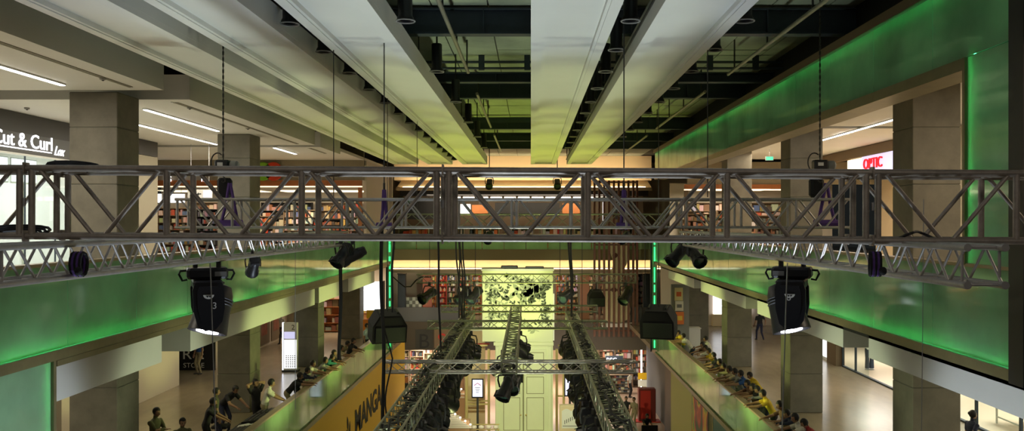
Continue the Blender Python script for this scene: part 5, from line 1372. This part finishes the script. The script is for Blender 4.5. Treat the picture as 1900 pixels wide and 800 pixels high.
# poster with two faces is kept a plain tan print
t = thing('tan_poster', 'tan and brown poster behind the white roof decoration', 'poster', at(856, 720, 51.5)); part('board', MB().cbox((0, 0, .1), (1.2, .06, 1.4)), mat('tan_print', (0.34, 0.2, 0.12), .5, noise=.7, nscale=2.2), t); part('post', MB().cbox((0, .06, -1.1), (.1, .06, 1.16)), M['dark'], t)
# candle-like bowls on a rail at bottom
t = thing('bowl_rail', 'rail of round glass bowls at the foot of the set doors', 'display', at(893, 792, 45.2))
part('rail', MB().cbox((0, 0, .12), (1.9, .1, .04)), M['gold'], t); part('rail', MB().cbox((0, 0, -.14), (1.9, .1, .04)), M['gold'], t)
for k in range(5): part('bowl', MB().ball((-.76 + .38 * k, 0, -.02), .15, .12, .11), M['pinkw'], t, smooth=True)
for s in (-.9, .9): part('leg', MB().box(s - .03, s + .03, -.03, .03, -at(893, 792, 45.2).z, -.161), M['gold'], t)
# pale tall booth beside, left of the doors
bt = thing('pale_booth', 'pale yellow lit booth left of the set tower', 'booth', (sx(885), 49.2, 0))
part('wall_panel', MB().box((862 - VX) * 49.2 / F, (900 - VX) * 49.2 / F, 49.2, 49.4, 0, E + (VY - 612) * 49.2 / F), M['cream'], bt, True); part('roof', MB().box((860 - VX) * 49.2 / F, (915 - VX) * 49.2 / F, 48.6, 49.5, E + (VY - 612) * 49.2 / F, E + (VY - 606) * 49.2 / F), M['whiteprint'], bt, True); part('red_line', MB().box((862 - VX) * 49.2 / F, (908 - VX) * 49.2 / F, 49.1, 49.19, E + (VY - 639) * 49.2 / F, E + (VY - 637) * 49.2 / F), M['red'], bt, True)
# ---- ground level shops at the far end
struct('ceiling_ground_far', MB().box(-14, 12, DF + .01, 66, 3.5, 3.7), M['white'], 'ceiling of the ground floor shops at the far end')
for k, (px, d, w_, h, pal) in enumerate(((748, 60, 1.0, 2.7, PAL_SHOE), (772, 60, 1.0, 2.7, PAL_HOT), (798, 61, 1.4, 2.8, PAL_SHOE), (1135, 62, 1.8, 2.8, PAL_SHOE), (1165, 61.5, 1.8, 2.8, PAL_BOOK), (1190, 60.5, 1.2, 2.8, PAL_HOT), (1150, 58.2, 1.6, 1.3, PAL_DARK))):
    shelf_unit('%s shelf from the left in the far ground floor shop' % FIR[k], ((px - VX) * d / F, d, 0), 0, w_, h, .5, 6, 8, pal, M['cream'] if k < 3 else M['brown'], 'display_shelf', 'ground floor shop shelves')
t = thing('lit_shop_letters', 'white lit letters on the ground floor shop at far right', 'sign', at(1125, 672, 59)); lettering('BSC', .42, M['letter'], t, (0, 0, 0), 0, .02); part('backing', MB().box(-.05, 1.15, .03, .07, -.08, .42), M['denim'], t); part('bracket', MB().box(.5, .55, .03, .07, .421, 3.5 - at(1125, 672, 59).z), M['dark'], t)
t = thing('white_light_column', 'thin white lit column at the ground floor right', 'light', ((1190 - VX) * 57.5 / F, 57.5, 0)); part('tube', MB().tube((0, 0, .05), (0, 0, 3.2), .05, n=8), M['strip'], t); part('foot', MB().lathe([(.15, 0), (.12, .04)], n=12), M['dark'], t)
for k, (px0, px1, py0, py1, d, cols) in enumerate(((1184, 1200, 692, 745, 54, ['yellow', 'whiteprint', 'cream', 'denim']), (744, 757, 700, 735, 52, ['orange', 'ink', 'whiteprint']))):
    a, b = at(px0, py1, d), at(px1, py0, d)
    t = thing('sign_stand', ['stacked advert stand on the ground floor at right', 'stacked advert stand on the ground floor by the yellow hoarding'][k], 'stand', Vector(((a.x + b.x) / 2, d, 0)))
    n = len(cols)
    for j, cn in enumerate(cols): part('sign_plate', MB().box(a.x, b.x, d, d + .06, b.z - (b.z - a.z) * (j + .92) / n, b.z - (b.z - a.z) * j / n), M[cn], t, True)
    part('pole', MB().box((a.x + b.x) / 2 - .04, (a.x + b.x) / 2 + .04, d + .061, d + .12, 0, b.z), M['dark'], t, True)
t = thing('red_cabinet', 'dark red cabinet on the ground floor below the right balustrade end', 'cabinet', (6.75, 50, 0)); part('body', MB().cbox((0, .3, .95), (1.0, .6, 1.9), ch=.03), mat('dark_red', (0.16, 0.02, 0.015), .5), t); part('door', MB().cbox((-.1, -.01, 1.0), (.6, .02, 1.6)), M['red'], t); part('foot', MB().cbox((0, .2, .02), (1.5, .8, .04)), M['red'], t)
t = thing('black_desk', 'black equipment desk at the ground floor lower right', 'desk', (5.7, 42, 0)); part('top', MB().cbox((0, 0, 1.0), (2.0, .8, .06)), M['blackm'], t); part('front', MB().cbox((0, -.3, .48), (1.9, .05, .96)), M['blackm'], t); part('monitor', MB().cbox((.1, .1, 1.35), (.8, .08, .6), ch=.02), M['blackm'], t)

# ================================================================== PEOPLE
SKIN = mat('skin_tan', (0.32, 0.18, 0.11), 0.6)
HAIR = mat('hair_black', (0.012, 0.010, 0.010), 0.6)
SHOE = mat('shoe_dark', (0.02, 0.018, 0.016), 0.5)
EYEM = mat('eye_dark', (0.02, 0.015, 0.012), 0.3)
LIPM = mat('lip_brown', (0.25, 0.09, 0.07), 0.5)
def ik(a, b, l1, l2, hint):
    d = b - a; L = min(d.length, (l1 + l2) * .995); dn = d.normalized()
    b2 = a + dn * L
    x = (l1 * l1 - l2 * l2 + L * L) / (2 * L)
    h = math.sqrt(max(l1 * l1 - x * x, 0))
    hv = hint - dn * hint.dot(dn)
    hv = hv.normalized() if hv.length > 1e-4 else Vector((0, 0, 1))
    return a + dn * x + hv * h, b2
def body(name, lean=0.0, head=0.0, hl=None, hr=None, fl=(-.1, 0), fr=(.1, 0), pz=.93, py=0.0, el=(-.5, -1, -.3), er=(.5, -1, -.3), sleeve=True, long=False, twist=0.0, skirt=False):
    """one continuous figure facing +y, feet at z = 0; returns a mesh with slots skin, hair, top, trousers, shoes, eyes, lips"""
    mb = MB(); prim = []
    def cap(p, q, r0, r1, tg, n=12):
        mb.tube(p, q, r0, r1, n=n); mb.ball(p, r0, nu=n, nv=8); mb.ball(q, r1, nu=n, nv=8); prim.append((Vector(p), Vector(q), r0, r1, tg))
    def loft(rings, n=16):
        vs, fs = [], []
        for c, ux, uy in rings:
            for i in range(n):
                a = 2 * math.pi * i / n; vs.append(c + ux * math.cos(a) + uy * math.sin(a))
        m = len(rings)
        for j in range(m - 1):
            for i in range(n): fs.append((j * n + i, j * n + (i + 1) % n, (j + 1) * n + (i + 1) % n, (j + 1) * n + i))
        fs += [tuple(range(n - 1, -1, -1)), tuple((m - 1) * n + i for i in range(n))]
        mb.add(vs, fs)
    P = Vector((0, py, pz))
    u = Vector((0, math.sin(lean), math.cos(lean))); f = Vector((0, math.cos(lean), -math.sin(lean))); sx_ = Vector((1, 0, 0))
    sp = lambda h, off=0.0: P + u * h + f * off
    loft([(sp(-.09), sx_ * .10, f * .085), (sp(-.02), sx_ * .165, f * .115), (sp(.06), sx_ * .165, f * .112), (sp(.16), sx_ * .145, f * .10), (sp(.28), sx_ * .16, f * .108), (sp(.38), sx_ * .178, f * .112), (sp(.46), sx_ * .165, f * .095), (sp(.515), sx_ * .085, f * .065)])
    prim.append((sp(-.06), sp(.03), .16, .15, 'pants')); prim.append((sp(.10), sp(.44), .16, .17, 'top'))
    # neck and head
    hd = head + lean * .45
    hu = Vector((0, math.sin(hd), math.cos(hd))); hf = Vector((0, math.cos(hd), -math.sin(hd)))
    nb = sp(.49); nt_ = nb + (u + hu).normalized() * .10
    cap(nb, nt_, .055, .052, 'skin')
    H = nt_ + hu * .095 + hf * .02
    mx = Matrix((sx_, hf, hu)).transposed()
    mb.ball(H, .076, .094, .112, mx, 18, 14); prim.append((H - hu * .03, H + hu * .03, .09, .09, 'head'))
    mb.ball(H + hf * .038 - hu * .062, .05, .05, .05, mx)                   # jaw
    mb.tube(H + hf * .085 + hu * .005, H + hf * .108 - hu * .03, .010, .017, n=8); mb.ball(H + hf * .106 - hu * .03, .016)
    for s in (-1, 1): mb.ball(H + sx_ * (s * .078) - hu * .01, .014, .026, .034, mx)
    mb.ball(H - hf * .02 + hu * .026, .092, .104, .112, mx, 18, 12)         # hair mass
    eyes = [H + hf * .088 + sx_ * (s * .032) + hu * .008 for s in (-1, 1)]
    mouth = H + hf * .09 - hu * .062
    # arms with hands
    for s, hand, eh in ((-1, hl, el), (1, hr, er)):
        S = sp(.43) + sx_ * (s * .185)
        T = Vector(hand) if hand is not None else S + Vector((s * .06, .05, -.54))
        eb, wr = ik(S, T, .28, .26, Vector(eh))
        cap(S - sx_ * (s * .06), S, .06, .058, 'top')
        cap(S, S + (eb - S) * .6, .064, .058, 'top'); cap(S + (eb - S) * .6, eb, .050, .044, 'top' if long else 'skin')
        cap(eb, wr, .045, .031, 'top' if long else 'skin')
        fd = (wr - eb).normalized(); dn = Vector((0, 0, -1))
        if abs(fd.dot(dn)) > .8: dn = Vector((-s, .2, 0))
        dn = (dn - fd * dn.dot(fd)).normalized(); wd = fd.cross(dn).normalized()
        pc = wr + fd * .05
        mb.cbox(pc, (.078, .095, .028), Matrix((wd, fd, dn)).transposed(), ch=.01); prim.append((wr, wr + fd * .10, .04, .04, 'skin'))
        for k, (o, l) in enumerate(((-.030, .066), (-.010, .076), (.010, .070), (.029, .054))):
            a = wr + fd * .092 + wd * o; b = a + fd * (l * .5) + dn * .006; c = b + (fd * .6 + dn * .8) * (l * .45)
            mb.tube(a - fd * .02, b, .0105, .010, n=8); mb.ball(b, .010, nu=8, nv=6); mb.tube(b, c, .010, .0085, n=8); mb.ball(c, .0085, nu=8, nv=6); prim.append((a, c, .01, .01, 'skin'))
        tb_ = wr + fd * .03 - wd * (.036); tc = tb_ + (fd * .6 - wd * .7) * .04; td = tc + (fd * .9 + dn * .3) * .032
        mb.tube(tb_ + wd * .01, tc, .014, .012, n=8); mb.ball(tc, .012, nu=8, nv=6); mb.tube(tc, td, .012, .009, n=8); prim.append((tb_, td, .012, .01, 'skin'))
    # legs
    for s, ft in ((-1, fl), (1, fr)):
        hp = P + sx_ * (s * .09) - u * .03
        an = Vector((ft[0], ft[1], .085 + (ft[2] if len(ft) > 2 else 0)))
        kn, an = ik(hp, an, .43, .42, Vector((s * .05, 1, .1)))
        cap(hp, kn, .088, .060, 'pants'); cap(kn, an, .060, .045 if not skirt else .05, 'pants')
        cap(an + Vector((0, -.03, -.045)), an + Vector((s * .02, .14, -.055)), .040, .032, 'shoe')
    if skirt:
        loft([(sp(0), sx_ * .17, f * .12), (P + Vector((0, 0, -.25)), sx_ * .20, Vector((0, .17, 0))), (P + Vector((0, 0, -.5)), sx_ * .23, Vector((0, .2, 0)))]); prim.append((P, P + Vector((0, 0, -.5)), .2, .23, 'pants'))
    tmp = bpy.data.objects.new('figure', mb.mesh('figure')); COL.objects.link(tmp)
    rm = tmp.modifiers.new('fuse', 'REMESH'); rm.mode = 'VOXEL'; rm.voxel_size = .0115
    sm = tmp.modifiers.new('soft', 'SMOOTH'); sm.factor = .5; sm.iterations = 2
    bpy.context.view_layer.update()
    me = bpy.data.meshes.new_from_object(tmp.evaluated_get(bpy.context.evaluated_depsgraph_get()))
    me.name = name
    old = tmp.data; bpy.data.objects.remove(tmp); bpy.data.meshes.remove(old)
    n = len(me.polygons)
    co = np.empty(n * 3); me.polygons.foreach_get('center', co); co = co.reshape(-1, 3)
    best = np.full(n, 1e9); reg = np.zeros(n, int)
    tags = ['skin', 'hair', 'top', 'pants', 'shoe', 'eye', 'lip', 'head']
    for a, b, r0, r1, tg in prim:
        a_, b_ = np.array(a), np.array(b); ab = b_ - a_
        t = np.clip(((co - a_) @ ab) / max(ab @ ab, 1e-9), 0, 1)
        d = np.linalg.norm(co - (a_ + t[:, None] * ab), axis=1) - (r0 + (r1 - r0) * t)
        k = d < best; best[k] = d[k]; reg[k] = tags.index(tg)
    rel = co - np.array(H)
    hx, hy, hz = rel[:, 0], rel @ np.array(hf), rel @ np.array(hu)
    hd_ = reg == 7
    hairm = hd_ & ((hz > .062 - .0 * hy) | ((hy < .028) & (hz > -.045)) | ((hy < -.03) & (hz > -.085)))
    reg[hd_] = 0; reg[hairm] = 1
    for e in eyes: reg[(np.linalg.norm(co - np.array(e), axis=1) < .0135) & hd_] = 5
    mm = co - np.array(mouth); reg[(np.abs(mm[:, 0]) < .024) & (np.abs(mm @ np.array(hu)) < .009) & (mm @ np.array(hf) > -.03) & hd_] = 6
    me.materials.clear()
    for m in (SKIN, HAIR, M['ink'], M['denim'], SHOE, EYEM, LIPM): me.materials.append(m)
    me.polygons.foreach_set('material_index', reg.astype(np.int32))
    me.polygons.foreach_set('use_smooth', [True] * n)
    me.update()
    me['head_y'] = H.y; me['head_z'] = H.z
    return me
POSE = {
    'lean_a': body('lean_a', .50, .10, (-.20, .70, 1.16), (.12, .74, 1.16), (-.1, 0), (.12, -.12), .90, -.02, (-1, -.4, -.4), (1, -.4, -.4)),
    'lean_b': body('lean_b', .62, .25, (.10, .66, 1.16), (-.12, .70, 1.17), (-.12, .02), (.1, -.2), .89, -.06, (-1, -.2, -.2), (1, -.2, -.2), long=True),
    'lean_c': body('lean_c', .34, .20, (-.22, .58, 1.15), (.20, .66, 1.15), (-.09, 0), (.11, .05), .92, .02, (-1, -.6, -.3), (1, -.6, -.3)),
    'lean_d': body('lean_d', .72, -.05, (-.16, .84, 1.15), (.26, .80, 1.16), (-.1, -.15), (.1, .05), .88, -.02, (-1, -.2, .1), (1, -.2, .1)),
    'stand': body('stand', .04, .05, (-.27, .06, .82), (.27, .08, .82), (-.1, 0), (.1, .03)),
    'hips': body('hips', .02, .06, (-.2, .06, 1.02), (.2, .06, 1.02), (-.13, 0), (.13, .02), .92, 0, (-1, -.4, 0), (1, -.4, 0)),
    'bend': body('bend', .85, .15, (-.22, .62, .86), (.18, .60, .86), (-.12, 0), (.12, -.1), .90, -.12, (-.6, -1, .2), (.6, -1, .2)),
    'behind_head': body('behind_head', -.06, .0, (-.09, -.10, 1.60), (.09, -.10, 1.60), (-.12, 0), (.12, .02), .92, 0, (-1, .25, .3), (1, .25, .3)),
    'walk': body('walk', .06, .05, (-.24, .22, .86), (.25, -.12, .88), (-.09, .26), (.09, -.28, .05), .90, 0, (-.4, -1, -.2), (.4, -1, -.2)),
    'fold': body('fold', .06, .18, (.10, .24, 1.18), (-.10, .27, 1.14), (-.1, 0), (.1, .02), .92, 0, (-1, .1, -.5), (1, .1, -.5), long=True),
    'reach': body('reach', .28, .15, (-.15, .55, 1.02), (.2, .66, 1.0), (-.1, 0), (.1, -.1), .92, -.03, (-.6, -1, -.3), (.6, -1, -.3)),
}
CLOTH = {}
def cloth(c):
    if c not in CLOTH:
        rgb = {'black': (.015, .015, .018), 'white': (.62, .60, .52), 'yellow': (.65, .45, .03), 'blue': (.02, .08, .28), 'grey': (.22, .22, .21), 'green': (.05, .16, .08), 'red': (.35, .03, .03), 'brown': (.14, .07, .04), 'cream': (.55, .47, .30), 'pale blue': (.36, .46, .52), 'navy': (.02, .025, .06), 'olive': (.10, .10, .05), 'pink': (.5, .25, .25), 'khaki': (.30, .25, .15), 'teal': (.03, .2, .17)}[c]
        CLOTH[c] = mat('cloth_' + c.replace(' ', '_'), rgb, .85, noise=.12, nscale=14)
    return CLOTH[c]
def person(label, pose, loc, face, top, pants='navy', sc=1.0, grp=None):
    """face: direction the figure looks, as rotation of +y about z"""
    o = bpy.data.objects.new('person', POSE[pose]); COL.objects.link(o)
    o.location = loc; o.rotation_euler = (0, 0, face); o.scale = (sc, sc, sc)
    for i, m in ((2, cloth(top)), (3, cloth(pants))):
        o.material_slots[i].link = 'OBJECT'; o.material_slots[i].material = m
    tag(o, label, 'person', grp)
    return o
def by_head(label, pose, px, py, face, top, pants='navy', sc=1.0, grp=None, floor=L2, xfix=None):
    """put the figure so that its head is seen at (px, py) while it stands on the floor"""
    me = POSE[pose]; hz = floor + me['head_z'] * sc
    d = (EYE - hz) * F / (py - VY)
    x = (px - VX) * d / F
    hy = me['head_y'] * sc
    p = Vector((x + math.sin(face) * hy, d - math.cos(face) * hy, floor))
    if xfix is not None: p.x = xfix
    return person(label, pose, p, face, top, pants, sc, grp)
FR, FL_ = math.pi / 2, -math.pi / 2       # right-hand people face -x, left-hand people face +x
GR, GL = 'spectators along the right lower railing', 'spectators along the left lower railing'
rl = [(1251, 612, 'lean_c', 'cream', .98), (1259, 618, 'lean_a', 'yellow', .95), (1268, 624, 'lean_d', 'white', 1.0), (1309, 629, 'lean_c', 'white', .98), (1303, 640, 'lean_a', 'brown', .97), (1309, 646, 'lean_b', 'white', .96),
      (1315, 652, 'lean_a', 'yellow', .95), (1324, 660, 'lean_c', 'black', .97), (1335, 672, 'lean_a', 'brown', .98), (1343, 680, 'lean_b', 'khaki', .95), (1353, 686, 'lean_a', 'cream', 1.0), (1363, 690, 'lean_c', 'grey', .97), (1374, 694, 'lean_a', 'blue', 1.0),
      (1391, 697, 'lean_b', 'yellow', .96), (1386, 712, 'lean_a', 'brown', .97), (1396, 719, 'lean_d', 'black', .98), (1405, 723, 'lean_b', 'grey', .95), (1415, 731, 'lean_a', 'yellow', 1.0), (1446, 752, 'lean_c', 'brown', .98), (1460, 768, 'lean_b', 'navy', .97), (1475, 776, 'lean_a', 'white', 1.0), (1492, 786, 'lean_b', 'red', .97)]
nO = ['first', 'second', 'third', 'fourth', 'fifth', 'sixth', 'seventh', 'eighth', 'ninth', 'tenth', 'eleventh', 'twelfth', 'thirteenth', 'fourteenth', 'fifteenth', 'sixteenth', 'seventeenth', 'eighteenth', 'nineteenth', 'twentieth', 'twenty-first', 'twenty-second']
for k, (px, py, ps, tp, sc) in enumerate(rl):
    by_head('%s spectator from the far end at right lower railing, leaning in %s top' % (nO[k], tp), ps, px, py, FR + RND.uniform(-.25, .3), tp, RND.choice(['navy', 'black', 'khaki', 'grey']), sc, GR)
ll = [(557, 698, 'lean_d', 'black', 1.0), (571, 688, 'lean_b', 'navy', .97), (581, 675, 'lean_a', 'white', 1.0), (604, 669, 'lean_a', 'grey', .98), (617, 663, 'lean_b', 'teal', .96), (620, 655, 'lean_c', 'black', .97), (634, 646, 'lean_a', 'cream', .97), (645, 638, 'lean_b', 'khaki', .97), (656, 633, 'lean_c', 'black', .98)]
for k, (px, py, ps, tp, sc) in enumerate(ll):
    by_head('%s spectator from the camera end at left lower railing, leaning in %s top' % (nO[k], tp), ps, px, py, FL_ + RND.uniform(-.3, .2), tp, RND.choice(['navy', 'black', 'khaki']), sc, GL)
by_head('person in pale blue shirt standing at the far end of the left railing', 'stand', 681, 605, FL_ - .3, 'pale blue', 'navy', .98, GL)
GC = 'crew around the control desk'
by_head('crew member in olive shirt with folded arms standing apart at lower left', 'fold', 291, 765, FL_ - .3, 'olive', 'black', 1.0, GC)
by_head('crew member in dark shirt at the bottom edge beside the control desk', 'fold', 339, 784, FL_ - .9, 'olive', 'black', .93, GC)
by_head('crew member in black shirt bent over the near end of the control desk', 'reach', 396, 746, FL_ + .2, 'black', 'black', .97, GC)
by_head('dark haired crew member behind the one at the near end of the desk', 'stand', 402, 727, FL_ + .5, 'olive', 'navy', .97, GC)
by_head('crew member in black shirt and belt bending far over the control desk', 'bend', 437, 723, FL_ - .4, 'black', 'navy', 1.0, GC)
by_head('crew member in black shirt with both hands behind the head', 'behind_head', 475, 711, FL_ - .5, 'black', 'black', 1.0, GC)
by_head('crew member in white shirt reaching over the control desk', 'reach', 504, 711, FL_ + .3, 'white', 'khaki', 1.03, GC)
person('person in blue shirt and khaki trousers standing before the black hoarding', 'stand', (-14.3, 37.2, L2), math.pi - .6, 'blue', 'khaki', 1.0)
person('woman in white top carrying a black bag past the lower left shops', 'walk', (-13.5, 46.8, L2), 2.6, 'white', 'black', .95)
person('person in black walking away along the lower right gallery', 'walk', (12.75, 48.0, L2), .15, 'black', 'navy', .98)
wb = by_head('woman with tied hair and dark jacket walking beside the lower right column', 'walk', 1806, 770, FR + .2 - math.pi, 'navy', 'grey', .97)
bun = part('hair_bun', MB().ball((0, POSE['walk']['head_y'] - .11, POSE['walk']['head_z'] + .05), .05), HAIR, wb)
# ground floor
person('man in white shirt and dark trousers on the ground floor at right', 'stand', at(1168, 415, 57.0) + Vector((0, 0, -EYE)), -2.2, 'white', 'black', 1.0)
person('man in black with hands on hips on the ground floor', 'hips', at(1162, 415, 48.8) + Vector((0, 0, -EYE)), 2.9, 'black', 'black', 1.0)
person('man in khaki standing beside the man in black on the ground floor', 'stand', at(1177, 415, 48.5) + Vector((0, 0, -EYE)), 2.4, 'khaki', 'khaki', 1.0)
person('crew member in black behind the ground floor equipment desk', 'reach', at(1198, 415, 44.6) + Vector((0, 0, -EYE)), -2.8, 'black', 'black', 1.0)
person('figure in dark clothes on the ground floor under the right rig truss', 'stand', at(1133, 415, 55.0) + Vector((0, 0, -EYE)), 2.0, 'navy', 'black', 1.0)

# ---- control desk on the lower left gallery
dk = thing('control_desk', 'long black control desk behind the lower left railing', 'desk', (-7.88, 25.0, L2))
part('top', MB().box(-.45, .4, -3.4, 1.5, .74, .78), M['blackm'], dk)
part('front_drape', MB().box(.36, .4, -3.4, 1.5, .02, .739), M['blackm'], dk)
for y in (-3.3, 0, 1.4): part('leg', MB().box(-.42, -.36, y - .03, y + .03, 0, .739), M['dark'], dk)
def console(label, y, w_, h):
    t = thing('mixing_console', label, 'console', (-7.92, y, L2 + .781), group='consoles on the control desk')
    part('chassis', MB().prism([(-.34, 0), (.3, 0), (.3, h), (-.34, h * .35)], (0, -w_ / 2, 0), (1, 0, 0), (0, 0, 1), (0, w_, 0)), M['black'], t)
    g = MB()
    for r in range(4):
        for c in range(int(w_ / .09)):
            x = -.26 + .14 * r
            z = h * .35 + (x + .34) / .64 * h * .65
            g.cbox((x, -w_ / 2 + .06 + .09 * c, z + .012), (.03, .02, .022))
    part('faders', g, M['grey'], t, kind='stuff')
    part('lamp_strip', MB().box(.24, .28, -w_ / 2 + .05, w_ / 2 - .05, h + .001, h + .02), M['whiteprint'], t)
console('black mixing console on the near part of the control desk', 23.2, 1.4, .16)
console('black lighting console on the middle of the control desk', 25.1, 1.0, .14)
console('small console on the far part of the control desk', 26.05, .6, .12)
for k, y in enumerate((24.3, 24.5)):
    t = thing('paper_stack', ['crumpled white papers on the control desk between the consoles', 'white papers on the control desk near the far console'][k], 'paper', (-8.1 + .3 * k, y - .05, L2 + .781))
    for j in range(4): part('sheet', MB().cbox((.02 * j, .03 * j, .006 + .01 * j), (.3, .22, .008), Matrix.Rotation(.3 * j, 3, 'Z')), M['whiteprint'], t)
t = thing('office_chair', 'dark office chair back behind the control desk', 'chair', (-9.2, 25.6, L2))
part('backrest', MB().cbox((-.2, 0, .85), (.08, .46, .5), ch=.03), M['blackm'], t); part('seat', MB().cbox((0, 0, .48), (.46, .46, .08), ch=.03), M['blackm'], t); part('stem', MB().tube((0, 0, .08), (0, 0, .44), .03, n=8), M['dark'], t)
for k in range(5): part('foot', MB().tube((0, 0, .09), (.28 * math.cos(k * 1.257), .28 * math.sin(k * 1.257), .03), .02, n=6), M['dark'], t)
